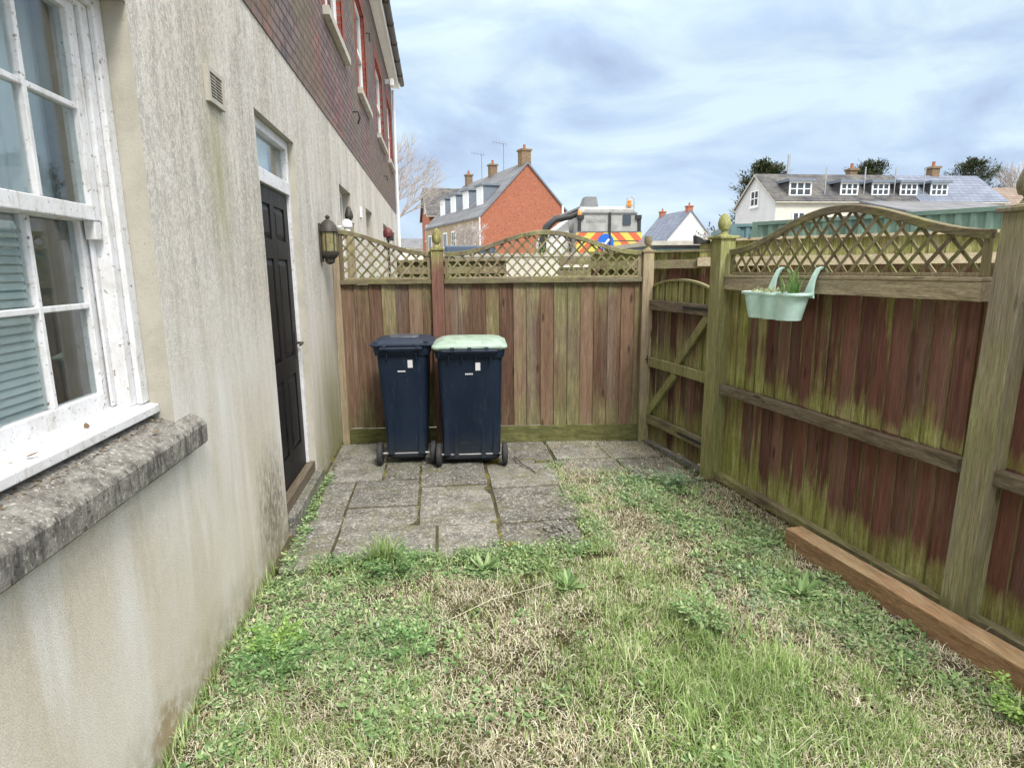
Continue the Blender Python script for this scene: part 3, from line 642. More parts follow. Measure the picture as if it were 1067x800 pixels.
MB().box(-.179, -.175, 1.177, 2.163, 1.255, 1.82).build('glass', 'glass', win)
# room behind
mb = MB(); mb.add([(-.31, .2, .6), (-3, .2, .6), (-3, 3.4, .6), (-.31, 3.4, .6), (-.31, .2, 2.9), (-3, .2, 2.9), (-3, 3.4, 2.9), (-.31, 3.4, 2.9)], [(0, 1, 2, 3), (4, 5, 6, 7), (0, 1, 5, 4), (1, 2, 6, 5), (2, 3, 7, 6)])
mb.build('room_lining', 'room', H)
def cloth(y0, y1, z0, z1, x, amp, wl, mat, name):
    n = int((y1-y0)/.008); m = MB(); vs = []; 
    for i in range(n+1):
        y = y0+(y1-y0)*i/n; dx = amp*math.sin(2*PI*y/wl)+amp*.5*math.sin(2*PI*y/wl*.43+1)
        for z in (z0, (z0+z1)/2, z1): vs.append((x+dx, y, z))
    m.add(vs, [(i*3+k, i*3+3+k, i*3+4+k, i*3+k+1) for i in range(n) for k in (0, 1)], 0, True); return m.build(name, mat, win)
cloth(1.1, 2.28, 1.86, 2.6, -.27, .012, .11, 'curtain', 'net_curtain'); cloth(1.95, 2.42, 1.1, 2.6, -.335, .012, .09, 'curtain_grey', 'curtain')
mb = MB()
for i in range(24):
    z = 1.22+i*.025; mb.hexa([(-.254, 1.08, z+.0125), (-.244, 1.08, z-.0125), (-.244, 2.0, z-.0125), (-.254, 2.0, z+.0125), (-.252, 1.08, z+.0125), (-.242, 1.08, z-.0125), (-.242, 2.0, z-.0125), (-.252, 2.0, z+.0125)])
mb.box(-.30, -.298, 1.05, 2.0, 1.18, 1.85)
mb.build('venetian_blind', 'blind', win)

# back door of the yard
D = MB(); D.box(-.115, -.045, 3.731, 3.785, .2, 2.559); D.box(-.115, -.045, 4.635, 4.689, .2, 2.559); D.box(-.115, -.045, 3.785, 4.635, 2.50, 2.559); D.box(-.117, -.040, 3.785, 4.635, 2.19, 2.275)
df = D.build('door_frame', 'paint', H, .004)
MB().box(-.087, -.083, 3.785, 4.635, 2.275, 2.50).build('glass', 'glass', df)
mb = MB(); mb.box(-.145, -.14, 3.75, 4.50, 2.2, 2.55); mb.build('net_curtain', 'curtain', df)  # sheet pulled close behind transom glass, standing in for light it reflects
mb = MB(); mb.box(-.9, -.3, 3.6, 4.8, 0, .01); mb.add([(-.9, 3.6, 0), (-.9, 4.8, 0), (-.9, 4.8, 2.7), (-.9, 3.6, 2.7)], [(0, 1, 2, 3)]); mb.add([(-.9, 3.6, 2.7), (-.9, 4.8, 2.7), (-.3, 4.8, 2.7), (-.3, 3.6, 2.7)], [(0, 1, 2, 3)])
for yy in (3.6, 4.8): mb.add([(-.9, yy, 0), (-.3, yy, 0), (-.3, yy, 2.7), (-.9, yy, 2.7)], [(0, 1, 2, 3)])
mb.build('hall_lining', 'room', H)
mb = MB(); ly0, ly1 = 3.79, 4.63; mb.box(-.11, -.077, ly0, ly1, .2, 2.186)
st_ = [.11, .1, .11]; pw = (ly1-ly0-sum(st_))/2
rows = [(.40, .93), (1.06, 1.74), (1.86, 2.08)]
mb.box(-.077, -.065, ly0, ly0+.11, .2, 2.186); mb.box(-.077, -.065, ly1-.11, ly1, .2, 2.186); mb.box(-.077, -.065, ly0+.11+pw, ly1-.11-pw, .2, 2.186)
for a, b in ((.2, .40), (.93, 1.06), (1.74, 1.86), (2.08, 2.186)):
    for y0 in (ly0+.11, ly1-.11-pw): mb.box(-.077, -.065, y0, y0+pw, a, b)
for a, b in rows:
    for y0 in (ly0+.11, ly1-.11-pw):
        yy0, yy1 = y0+.03, y0+pw-.03
        mb.add([(-.0768, y0+.012, a+.012), (-.0768, y0+pw-.012, a+.012), (-.0768, y0+pw-.012, b-.012), (-.0768, y0+.012, b-.012), (-.067, yy0+.012, a+.042), (-.067, yy1-.012, a+.042), (-.067, yy1-.012, b-.042), (-.067, yy0+.012, b-.042)],
               [(0, 1, 5, 4), (1, 2, 6, 5), (2, 3, 7, 6), (3, 0, 4, 7), (4, 5, 6, 7)])
dl = mb.build('door', 'door', H, .002)
mb = MB(); mb.tube([(-.065, 4.585, 1.14), (-.015, 4.585, 1.14), (-.01, 4.53, 1.14), (-.01, 4.47, 1.135)], .009); mb.box(-.0645, -.059, 4.565, 4.605, 1.03, 1.22); mb.build('handle', 'bronze', dl)
MB().box(-.1, -.012, 3.735, 4.685, .12, .197).build('threshold', 'threshold', H, .004)
mb = MB(); mb.bar((-.035, 3.735, .055), (-.035, 4.76, .055), .155, .125, seg=10, jit=.002); tag(mb.build('door_step', 'paving', None, .006), kind='structure')

# wall lantern
LY = 5.45
t = thing('wall_lantern', 'bronze half lantern with amber ribbed glass on the wall beside the door', 'lamp', (0, LY, 1.72))
mb = MB(); mb.box(0, .018, LY-.05, LY+.05, 1.74, 2.06); mb.build('back_plate', 'bronze', t, .004)
cx = .075; mb = MB(); mb.lathe((cx, LY, 0), [(.078, 1.985), (.084, 1.99), (.082, 2.0), (.07, 2.04), (.045, 2.075), (.02, 2.092), (.012, 2.1), (.02, 2.108), (.02, 2.118), (.008, 2.13), (0, 2.132)], 18); mb.build('hood', 'bronze', t)
mb = MB(); mb.lathe((cx, LY, 0), [(.062, 1.83), (.066, 1.985)], 24); mb.build('lamp_shade', 'lamp_glass', t)
mb = MB(); mb.lathe((cx, LY, 0), [(0, 1.715), (.02, 1.72), (.04, 1.735), (.045, 1.765), (.065, 1.78), (.078, 1.80), (.078, 1.825), (.062, 1.83)], 18)
for k in range(6):
    a = k*PI/3+.3; mb.bar((cx+.066*math.cos(a), LY+.066*math.sin(a), 1.825), (cx+.069*math.cos(a), LY+.069*math.sin(a), 1.99), .007, .007)
mb.build('cage', 'bronze', t)

# ================================================================== FENCES
BK = Fr((0, 5.82), (2.87, 5.49)); RT = Fr((3.15, 4.33), (3.40, 2.31)); GT = Fr((2.955, 5.47), (3.115, 4.44))
def boards(mb, fr, s0, s1, o, z0, z1, w=.118, seedoff=0, topf=None, tj=.003, flip=False):
    s = s0
    while s < s1-.02:
        e = min(s+w+F2(-.006, .006), s1); ov = .012; a, b = s, min(e+ov, s1+.004)
        ztop = z1+F2(-tj, tj) if topf is None else None; zb = z0+F2(-tj, tj); lean = F2(-.003, .003)
        thin, thick = o+.004+F2(0, .001), o+.016+F2(-.002, .003)
        tb, ta_ = (thick, thin) if flip else (thin, thick)
        if flip: a, b = max(s0, s-ov), e
        za = ztop if topf is None else topf(a); zc = ztop if topf is None else topf(b)
        n = 7; vs = []; wob = [F2(-.0012, .0012) for _ in range(n+1)]
        for i in range(n+1):
            t_ = i/n
            for (q_, oo, zt) in ((a, o-.001, za), (b, o-.001, zc), (b, tb, zc), (a, ta_, za)):
                vs.append(fr.P(q_+lean*t_+wob[i]*.6, oo+wob[i], zb+(zt-zb)*t_))
        fs = []; mi = []
        for i in range(n):
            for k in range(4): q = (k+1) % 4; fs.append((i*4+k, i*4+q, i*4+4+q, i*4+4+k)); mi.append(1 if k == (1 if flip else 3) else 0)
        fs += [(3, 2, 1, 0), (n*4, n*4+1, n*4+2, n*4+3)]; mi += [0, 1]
        o_ = len(mb.v); mb.v += [tuple(v) for v in vs]
        for f_, m_ in zip(fs, mi): mb.f.append(tuple(i+o_ for i in f_)); mb.mi.append(m_); mb.sm.append(False)
        s = e
def trellis(fr, s0, s1, z0, topf, o, parent, pitch=.092, cap='cap_rail', seg=28, lat='lattice', ang=47, frame=.03, capz=.042, capo=.045):
    mb = MB(); ta = math.tan(rad(ang)); a0, a1 = s0+frame*.6, s1-frame*.6
    for dr, oo in ((-1, o-.005), (1, o+.005)):
        k0 = a0-.8; s = k0+F2(0, .03)
        while s < a1+.8:
            ins = []; cur = None; zz = z0
            while zz < z0+.62:
                x = s+dr*(zz-z0)/ta; ok = a0 <= x <= a1 and zz < topf(x)-capz*.4
                if ok and cur is None: cur = zz
                if not ok and cur is not None: ins.append((cur, zz)); cur = None
                zz += .006
            for (za, zb) in ins:
                if zb-za < .02: continue
                mb.bar(fr.P(s+dr*(za-z0)/ta, oo, za), fr.P(s+dr*(zb-z0)/ta, oo, zb), .0165, .008, tuple(fr.n), seg=2, jit=.0008)
            s += pitch
    mb.build('trellis', lat, parent)
    mb = MB(); fr.box(mb, s0, s0+frame, o-.012, o+.012, z0, topf(s0+.015)-.02); fr.box(mb, s1-frame, s1, o-.012, o+.012, z0, topf(s1-.015)-.02)
    fr.box(mb, s0+frame, s1-frame, o-.012, o+.012, z0, z0+.018)
    mb.build('trellis_frame', lat, parent, .002)
    rings = []
    for i in range(seg+1):
        s = s0+(s1-s0)*i/seg; z = topf(s)
        rings.append([fr.P(s, o-capo/2, z-capz), fr.P(s, o+capo/2, z-capz), fr.P(s, o+capo/2, z-.004), fr.P(s, o+capo/2-.006, z), fr.P(s, o-capo/2+.006, z), fr.P(s, o-capo/2, z-.004)])
    mb = MB(); mb.loft(rings, smooth=False); mb.build('capping_rail', cap, parent, .002)
def finial(mb, c, z, r=.045, h=.17):
    mb.lathe((c.x, c.y, z), [(.055*r/.045, 0), (.055*r/.045, .006), (.03*r/.045, .012), (.018*r/.045, .035), (.022*r/.045, .045), (.036*r/.045, .05), (.044*r/.045, .075), (.045*r/.045, .095), (.038*r/.045, .125), (.022*r/.045, h-.012), (.006, h), (0, h)], 18)
def post(fr, s0, s1, o0, o1, z1, mat, parent, cap=True, fin=.17, finr=.045, capw=.015, z0=-.15, lean=0):
    mb = MB(); n = 8
    rings = []
    for i in range(n+1):
        z = z0+(z1-z0)*i/n; j = lambda: F2(-.0015, .0015); c = .004
        e = lean*z/z1; rings.append([fr.P(a_+e, b_, z) for a_, b_ in ((s0+c+j(), o0+j()), (s1-c+j(), o0+j()), (s1+j(), o0+c), (s1+j(), o1-c), (s1-c+j(), o1+j()), (s0+c+j(), o1+j()), (s0+j(), o1-c), (s0+j(), o0+c))])
    mb.loft(rings, smooth=False); p = mb.build('post', mat, parent)
    s0 += lean; s1 += lean
    if cap:
        mb = MB(); fr.box(mb, s0-capw, s1+capw, o0-capw, o1+capw, z1+.001, z1+.022); mb.build('post_cap', mat, p, .005)
        mb = MB(); c = fr.P((s0+s1)/2, (o0+o1)/2, 0); finial(mb, c, z1+.022, finr, fin); mb.build('finial', mat, p)
    return p

# --- back fence (boards face the yard)
FB = thing('garden_fence', 'brown and mossy board fence with wavy trellis top behind the two bins', 'fence', (1.4, 5.66, 0))
random.seed(21)
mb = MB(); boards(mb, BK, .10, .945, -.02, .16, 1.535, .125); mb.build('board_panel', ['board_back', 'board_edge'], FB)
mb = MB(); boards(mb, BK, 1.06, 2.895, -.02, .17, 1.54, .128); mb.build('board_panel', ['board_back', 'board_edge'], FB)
mb = MB(); mb.bar(BK.P(.10, -.005, .075), BK.P(.945, -.005, .08), .15, .028, tuple(BK.n), seg=6, jit=.002); mb.build('gravel_board', 'gravel_board', FB, .003)
mb = MB(); mb.bar(BK.P(1.06, -.005, .075), BK.P(2.895, -.005, .09), .165, .028, tuple(BK.n), seg=10, jit=.002); mb.build('gravel_board', 'gravel_board', FB, .003)
for a, b in ((.10, .945), (1.06, 2.895)):
    mb = MB(); mb.bar(BK.P(a, .0, 1.557), BK.P(b, .0, 1.557), .04, .075, tuple(BK.n), seg=8, jit=.002); mb.build('rail', 'rail_x', FB, .003)
    for z in (.4, 1.2):
        mb = MB(); mb.bar(BK.P(a, -.055, z), BK.P(b, -.055, z), .08, .05, tuple(BK.n)); mb.build('rail', 'rail_x', FB)
sm = lambda t: t*t*(3-2*t)
trellis(BK, .105, .94, 1.578, lambda s: 2.035-.205*sm(min(1, max(0, (s-.06)/.86))), .0, FB)
trellis(BK, 1.07, 2.89, 1.578, lambda s: 1.822+.19*(.5-.5*math.cos(2*PI*min(1, max(0, (s-1.12)/1.76)))), .0, FB)
post(BK, .035, .10, -.035, .035, 2.045, 'post_plain', FB, cap=False)
post(BK, .948, 1.056, -.04, .05, 1.835, 'post_red', FB, fin=.18, finr=.046, capw=.012)
post(BK, 2.90, 3.0, -.05, .04, 1.80, 'post_plain', FB, fin=.12, finr=.036, capw=.01)

# --- right fence
FRT = thing('garden_fence', 'red brown stained fence with green algae and wavy trellis, along the lawn edge', 'fence', (3.27, 3.3, 0))
random.seed(33)
def rbay(s0, s1, top=True):
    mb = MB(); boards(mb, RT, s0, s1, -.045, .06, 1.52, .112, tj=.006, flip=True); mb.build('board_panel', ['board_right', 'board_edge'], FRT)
    mb = MB(); mb.bar(RT.P(s0, .0, .735), RT.P(s1-.01, .0, .735), .07, .052, tuple(RT.n), seg=14, jit=.0022); mb.build('rail', 'rail_dark', FRT, .004)
    mb = MB(); mb.bar(RT.P(s0, .0, .035), RT.P(s1-.01, .0, .03), .06, .055, tuple(RT.n), seg=14, jit=.0022); mb.build('rail', 'rail_dark', FRT, .004)
    mb = MB(); mb.bar(RT.P(s0, .004, 1.538), RT.P(s1, .004, 1.538), .088, .06, tuple(RT.n), seg=12, jit=.0018); mb.build('rail', 'rail_y', FRT, .004)
    mb = MB(); mb.bar(RT.P(s0, .0, 1.592), RT.P(s1, .0, 1.592), .018, .075, tuple(RT.n), seg=12, jit=.001); mb.build('shelf_rail', 'rail_y', FRT, .003)
rbay(.0, 1.948)
trellis(RT, .03, 1.94, 1.603, lambda s: 1.79+.20*(.5-.5*math.cos(2*PI*min(1, max(0, (s-.06)/1.93))))**.95+.015*s/1.9, .0, FRT, pitch=.110)
rbay(2.075, 3.9); trellis(RT, 2.08, 3.9, 1.603, lambda s: 1.79+.20*(.5-.5*math.cos(2*PI*(s-2.08)/1.82)), .0, FRT, pitch=.110)
post(RT, -.135, .0, -.05, .075, 1.865, 'post', FRT, fin=.165, finr=.047, capw=.02)
post(RT, 1.962, 2.085, -.05, .06, 1.865, 'post_near', FRT, fin=.19, finr=.05, capw=.018, lean=.05)
post(RT, 3.91, 4.02, -.05, .07, 1.865, 'post_near', FRT, fin=.19, finr=.05, capw=.02)

# --- gate
GA = thing('garden_gate', 'narrow arched wooden gate with diagonal brace and mossy boards', 'gate', (3.03, 4.95, 0))
random.seed(4)
arc = lambda s: 1.37+.19*math.sqrt(max(0, 1-((s-.475)/.60)**2))
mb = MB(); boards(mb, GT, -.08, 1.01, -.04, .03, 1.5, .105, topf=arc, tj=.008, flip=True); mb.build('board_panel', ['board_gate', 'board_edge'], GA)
rings = []
for i in range(19):
    s = -.08+1.09*i/18; z = arc(s); rings.append([GT.P(s, -.045, z-.012), GT.P(s, -.012, z-.012), GT.P(s, -.012, z+.006), GT.P(s, -.045, z+.006)])
mb = MB(); mb.loft(rings, smooth=False); mb.build('arched_cap', 'post', GA)
for z, m_ in ((1.325, 'rail_dark'), (.79, 'post'), (.24, 'rail_dark')):
    mb = MB(); mb.bar(GT.P(-.085, -.005, z), GT.P(1.005, -.005, z), .088, .036, tuple(GT.n), seg=8, jit=.002); mb.build('ledge', m_, GA, .004)
mb = MB(); mb.bar(GT.P(.02, -.008, .285), GT.P(.50, -.008, .75), .075, .032, tuple(GT.n), seg=4, jit=.001); mb.bar(GT.P(.50, -.008, .83), GT.P(.95, -.008, 1.28), .075, .032, tuple(GT.n), seg=4, jit=.001); mb.build('brace', 'post', GA, .004)
for z in (1.33, .24):
    mb = MB(); GT.box(mb, .6, .99, .0135, .0175, z-.012, z+.012); GT.box(mb, .985, 1.02, .0135, .02, z-.07, z+.07); mb.build('hinge', 'black_metal', GA)
mb = MB(); GT.box(mb, -.09, .03, .014, .022, .77, .85); mb.tube([GT.P(-.09, .03, .81), GT.P(.03, .03, .81)], .007); mb.tube([GT.P(-.03, .03, .81), GT.P(-.03, .06, .81), GT.P(-.03, .06, .78)], .006); mb.build('latch', 'black_metal', GA)
MB().bar((3.03, 4.62, -.1), (3.03, 4.62, 1.78), .09, .06).build('gate_stop', 'post_plain', GA, .004)
t = thing('solar_light', 'small black and white sensor light on the gate post', 'light', (2.985, 4.5, 1.66))
mb = MB(); mb.hexa([(2.945, 4.46, 1.835), (2.99, 4.455, 1.835), (3.0, 4.535, 1.835), (2.955, 4.54, 1.835), (2.94, 4.46, 1.895), (3.0, 4.455, 1.87), (3.01, 4.535, 1.87), (2.95, 4.54, 1.895)]); mb.box(2.985, 3.06, 4.47, 4.53, 1.835, 1.865); mb.build('casing', 'black_metal', t, .004)
mb = MB(); mb.hexa([(2.938, 4.462, 1.897), (2.998, 4.457, 1.874), (3.008, 4.533, 1.874), (2.948, 4.538, 1.897), (2.938, 4.462, 1.901), (2.998, 4.457, 1.878), (3.008, 4.533, 1.878), (2.948, 4.538, 1.901)]); mb.build('solar_panel', 'white', t)

# ================================================================== SLEEPER BEAM, STICK
bd = Vector((3.30-3.095, 1.60-3.185, 0)).normalized()
mb = MB(); a_ = Vector((3.09, 3.19, .045)); mb.bar(a_, a_+bd*2.3, .115, .12, (0, 0, 1), seg=16, jit=.0018)
tag(mb.build('timber_beam', 'sleeper', None, .005), 'long new orange brown timber lying on the lawn along the fence foot', 'timber')
mb = MB(); mb.tube([(1.62, 5.12, .022), (1.63, 4.98, .035), (1.66, 4.85, .03), (1.72, 4.72, .025), (1.735, 4.62, .022)], [.004, .006, .006, .005, .003], 6)
mb.tube([(1.66, 4.85, .03), (1.62, 4.80, .03)], [.004, .002], 5)
tag(mb.build('stick', 'bark'), 'thin curved dead stick on the paving beside the green lidded bin', 'stick')

# ================================================================== BINS
def rrect(cx, cy, w, d, z, r=.04, n=5):
    pts = []
    for (sx, sy, a0) in ((1, 1, 0), (-1, 1, PI/2), (-1, -1, PI), (1, -1, 3*PI/2)):
        for k in range(n+1):
            a = a0+PI/2*k/n; pts.append((cx+sx*(w/2-r)+r*math.cos(a), cy+sy*(d/2-r)+r*math.sin(a), z))
    return pts
def wheelie_bin(name, label, loc, rz, wt, dt, wb, db, hb, wr, track, lidmat, lidh, big):
    t = thing('wheelie_bin', label, 'bin', (0, 0, 0), 'wheelie bins standing against the back fence')
    b = MB(); yo = -.02     # the rear (wheel side) is -y
    def ring(f, z, ew=0, r=.045):
        w = wb+(wt-wb)*f+ew; d = db+(dt-db)*f+ew; cy = .03*(1-f); return rrect(0, cy, w, d, z, r)
    rs = [ring(0, .05, -.03, .03), ring(.0, .07), ring(.1, .16), ring(.5, .55), ring(.9, hb-.1), ring(.92, hb-.07), ring(.93, hb-.065, .03), ring(.98, hb-.012, .045), ring(1, hb, .04)]
    b.loft(rs, smooth=True, cap1=True)
    # moulded rear: two shallow columns, wheel wells, grab recess
    yr = lambda z: -(db+(dt-db)*((z-.07)/(hb-.07)))/2+.03*(1-(z-.07)/(hb-.07))
    for sx in (-1, 1):
        xa = sx*(wb/2-.035)
        b.hexa([(xa-.028, yr(.1)-.018, .10), (xa+.028, yr(.1)-.018, .10), (xa+.028, yr(.1)+.03, .10), (xa-.028, yr(.1)+.03, .10), (xa-.016, yr(.42)-.001, .42), (xa+.016, yr(.42)-.001, .42), (xa+.016, yr(.42)+.03, .42), (xa-.016, yr(.42)+.03, .42)])
    if big:
        for xa in (-.13, .10): b.hexa([(xa-.02, yr(.1)-.014, .07), (xa+.02, yr(.1)-.014, .07), (xa+.02, yr(.1)+.02, .07), (xa-.02, yr(.1)+.02, .07), (xa-.012, yr(.36)-.001, .36), (xa+.012, yr(.36)-.001, .36), (xa+.012, yr(.36)+.02, .36), (xa-.012, yr(.36)+.02, .36)])
        b.box(-.11, .08, yr(.1)-.010, yr(.1)+.02, .19, .21)
    for xa in ([-.17, -.06, .05, .17] if big else [-.12, .12]):
        b.box(xa-.004, xa+.004, -dt/2-.035, -dt/2+.02, hb-.09, hb-.012)
    bo = b.build('body', 'bin_navy', t, 0, 30)
    # lid
    l = MB(); e = .05 if big else .055; ln = [(0, hb+.002, .02), (0, hb+.02, .055), (.0, hb+.034, .05), (0, hb+.042, .01), (0, hb+.052+lidh*.4, -.05), (0, hb+.058+lidh*.7, -.16)]
    l.loft([rrect(0, .0, wt+ew_+e-.02, dt+ew_+e-.02, z_, .05) for _, z_, ew_ in ln], smooth=True)
    if big:
        for xa in (-.15, .15): l.hexa([(xa-.05, -dt/2-.02, hb+.03), (xa+.05, -dt/2-.02, hb+.03), (xa+.05, -dt/2+.09, hb+.03), (xa-.05, -dt/2+.09, hb+.03), (xa-.045, -dt/2, hb+.066), (xa+.045, -dt/2, hb+.066), (xa+.045, -dt/2+.08, hb+.07), (xa-.045, -dt/2+.08, hb+.07)])
    lo = l.build('lid', lidmat, t, 0, 35)
    if not big:
        for xa in (-wt/2+.01, wt/2-.01): l2 = MB(); l2.box(xa-.018, xa+.018, -dt/2-.03, -dt/2+.03, hb+.035, hb+.058); l2.build('hinge_lug', lidmat, lo, .006)
        l2 = MB(); l2.loft([rrect(0, .02, wt*.62, dt*.5, hb+.066, .05), rrect(0, .02, wt*.58, dt*.46, hb+.078, .04)], smooth=True); l2.build('lid_panel', 'lid_sheen', lo)
    h = MB(); yh = -dt/2-.055; hx = wt/2-.045
    h.tube([(-hx, -dt/2+.01, hb-.015), (-hx, yh, hb-.002), (hx, yh, hb-.002), (hx, -dt/2+.01, hb-.015)], .0125, 8)
    for xa in (-hx*.62, 0, hx*.62) if big else (-hx*.8, hx*.8): h.box(xa-.016, xa+.016, yh-.012, -dt/2+.02, hb+.004, hb+.028)
    h.build('handle', lidmat if not big else 'lid_dark', t, .003)
    yw = -db/2+.035
    a = MB(); a.tube([(-track/2, yw, wr), (track/2, yw, wr)], .010, 10); a.build('axle', 'steel', t)
    for sx in (-1, 1):
        w_ = MB(); w_.lathe((sx*track/2-.022, yw, wr), [(0, 0), (wr-.012, 0), (wr-.003, .006), (wr, .015), (wr, .03), (wr-.003, .038), (wr-.012, .044), (0, .044)], 26, 'x')
        wo = w_.build('wheel', 'rubber', t, 0, 30)
        MB().lathe((sx*track/2-.026, yw, wr), [(0, 0), (wr*.55, 0), (wr*.55, .052), (0, .052)], 20, 'x').build('hub', 'black_metal', wo)
    s = MB(); yy = yr(hb-.14)-.004; s.hexa([(.045, yy-.001, hb-.17), (.085, yy-.001, hb-.17), (.085, yy+.01, hb-.17), (.045, yy+.01, hb-.17), (.045, yy-.009, hb-.105), (.085, yy-.009, hb-.105), (.085, yy+.004, hb-.105), (.045, yy+.004, hb-.105)]); s.build('sticker', 'label', t)
    s = MB(); yy = yr(hb-.2)-.0035
    for q in range(5): s.box(-.04+q*.013, -.03+q*.013, yy-.002, yy+.01, hb-.205, hb-.194)
    s.build('moulded_mark', 'label', t)
    t.location = loc; t.rotation_euler = (0, 0, rz); return t
wheelie_bin('b', 'slim navy wheelie bin with dark grey lid, nearer the door', (.69, 5.21, .012), rad(-3), .425, .47, .33, .36, 1.025, .10, .455, 'lid_dark', .014, False)
bb = wheelie_bin('b', 'wide navy wheelie bin with pale green lid', (1.25, 5.14, .012), rad(-4), .535, .56, .485, .46, 1.005, .10, .56, 'lid_mint', .022, True)

# ================================================================== PLANTER
PL = thing('hanging_planter', 'pale aqua triple pot planter hooked over the trellis rail', 'planter', tuple(RT.P(.74, .13, 1.33)))
def tri_outline(sc, z, cs=.74, co_=.150, r=.092, pitch_=.168):
    pts = []; n = 72
    for k in range(n):
        a = 2*PI*k/n; best = 0
        for c in (-pitch_, 0, pitch_):       # ray from centre to circle union
            dx, dy = math.cos(a), math.sin(a); B = dx*c; disc = r*r-c*c+B*B
            if disc > 0: best = max(best, B+math.sqrt(disc))
        pts.append((best*math.cos(a)*sc[0], best*math.sin(a)*sc[1]))
    return [RT.P(cs+x, co_+y, z) for x, y in pts]
mb = MB(); R_ = [(.78, 1.335), (.80, 1.338), (.80, 1.342), (.835, 1.37), (.84, 1.375), (.96, 1.475), (.965, 1.483), (1.06, 1.485), (1.075, 1.493), (1.06, 1.502), (1.0, 1.502), (.95, 1.495), (.90, 1.44)]
mb.loft([tri_outline((s_, s_), z_) for s_, z_ in R_], smooth=True, cap1=False); mb.build('pot', 'planter', PL, 0, 50)
mb = MB(); mb.loft([tri_outline((.93, .93), 1.46), tri_outline((.5, .5), 1.468)], smooth=True); mb.build('soil', 'soil', PL)
for sx in (-.13, .215):
    c0 = .74+sx; pts = [(0.088, 1.47), (.08, 1.52), (.066, 1.57), (.055, 1.60), (.036, 1.635), (.004, 1.652), (-.03, 1.64), (-.05, 1.615)]
    wd = [.09, .058, .038, .032, .03, .03, .028, .022]; rings = []
    for (o_, z_), w2 in zip(pts, wd): rings.append([RT.P(c0-w2/2, o_-.006, z_), RT.P(c0+w2/2, o_-.006, z_), RT.P(c0+w2/2, o_+.006, z_+.004), RT.P(c0-w2/2, o_+.006, z_+.004)])
    mb = MB(); mb.loft(rings, smooth=False); mb.build('hook', 'planter', PL, .003)
def at_plant(n, s0, s1, o0, o1, z): return np.array([tuple(RT.P(F2(s0, s1), F2(o0, o1), z)) for _ in range(n)])
off = np.array(PL.location)
P_ = at_plant(46, .82, .92, .11, .17, 1.46); N = len(P_)
blades('spiky_plant', P_, rng.uniform(.10, .21, N), rng.uniform(.006, .011, N), rng.uniform(.05, .5, N), 'spiky', parent=PL, off=off)
P_ = at_plant(210, .51, .78, .09, .2, 1.47); P_[:, 2] += rng.uniform(0, .045, len(P_)); N = len(P_)
leaves('pale_plant', P_, rng.uniform(.012, .03, N), rng.uniform(.008, .016, N), rng.uniform(-.2, 1.1, N), 'pale_plant', parent=PL, off=off)

# ================================================================== LAWN (numpy scatter)
def fence_x(y): return 3.15+(4.33-y)*(.25/2.02)
def blob(x, y, cx, cy, rx, ry): return np.exp(-(((x-cx)/rx)**2+((y-cy)/ry)**2))
def scatter(n, dens, y0=1.0, y1=5.5):
    x = rng.uniform(.02, 3.6, n); y = y0+(y1-y0)*rng.uniform(0, 1, n)**1.25
    ok = (x < np.minimum(fence_x(y), 3.7)-.03)
    gate = y > 4.45; ok &= ~(gate & (x > 2.9+(5.5-y)*.13))
    beam = np.abs((x-3.09)*bd.y*-1+(y-3.19)*bd.x) < .062; ok &= ~(beam & (y < 3.2))
    edge = 1.93+.10*(hash_noise(x, y, 7, 8)-.5)+.12*np.clip(3.7-y, 0, 1)
    fr_ = 3.20+.13*(hash_noise(x, y, 6, 9)-.35)
    pav = (x < edge) & (y > fr_); ok &= ~pav
    far = (x >= edge) & (y > 4.72+.25*(hash_noise(x, y, 4, 3)-.5)); ok &= ~(far & (rng.uniform(0, 1, n) > .07))
    d = dens(x, y); ok &= rng.uniform(0, 1, n) < d
    hole = hash_noise(x, y, 6.5, 61)*.6+hash_noise(x, y, 15, 62)*.4; ok &= (hole > .27) | (rng.uniform(0, 1, n) < .25)
    x, y = x[ok], y[ok]; return np.stack([x, y, ground_z(x, y)-.004], 1)
green = lambda x, y: np.clip(.06+1.0*blob(x, y, 2.0, 2.0, .55, .75)+.5*blob(x, y, 2.5, 1.7, .5, .4)+.45*blob(x, y, .5, 2.0, .5, .5)+.35*blob(x, y, 2.0, 3.1, .5, .5)+.3*blob(x, y, .7, 3.1, .6, .2)+1.1*(hash_noise(x, y, 3.1, 5)-.5), .03, 1)
straw = lambda x, y: np.clip(.95-.55*blob(x, y, 2.0, 2.05, .5, .7)+.9*(hash_noise(x, y, 3.7, 6)-.5), .12, 1)
clump = lambda P, a, sd: hash_noise(P[:, 0], P[:, 1], a, sd)
P_ = scatter(210000, straw); N = len(P_); cl = .45+1.1*clump(P_, 14, 41)*clump(P_, 4, 42)**.5+.2
tag(blades('dry_grass', P_, rng.uniform(.02, .06, N)*cl, rng.uniform(.0014, .0036, N), rng.uniform(.9, 2.1, N), 'straw'), 'dry straw coloured grass thatch over the lawn', 'dry grass', kind='stuff')
P_ = scatter(240000, green); N = len(P_); lush = blob(P_[:, 0], P_[:, 1], 2.0, 2.0, .6, .75); cl = .35+1.3*clump(P_, 11, 43)*(.4+clump(P_, 3.5, 44))
tag(blades('grass', P_, rng.uniform(.015, .05, N)*cl*(1+1.2*lush), rng.uniform(.0016, .0044, N), rng.uniform(.2, 1.6, N), 'grass'), 'short green grass blades growing through the dry thatch', 'grass', kind='stuff')
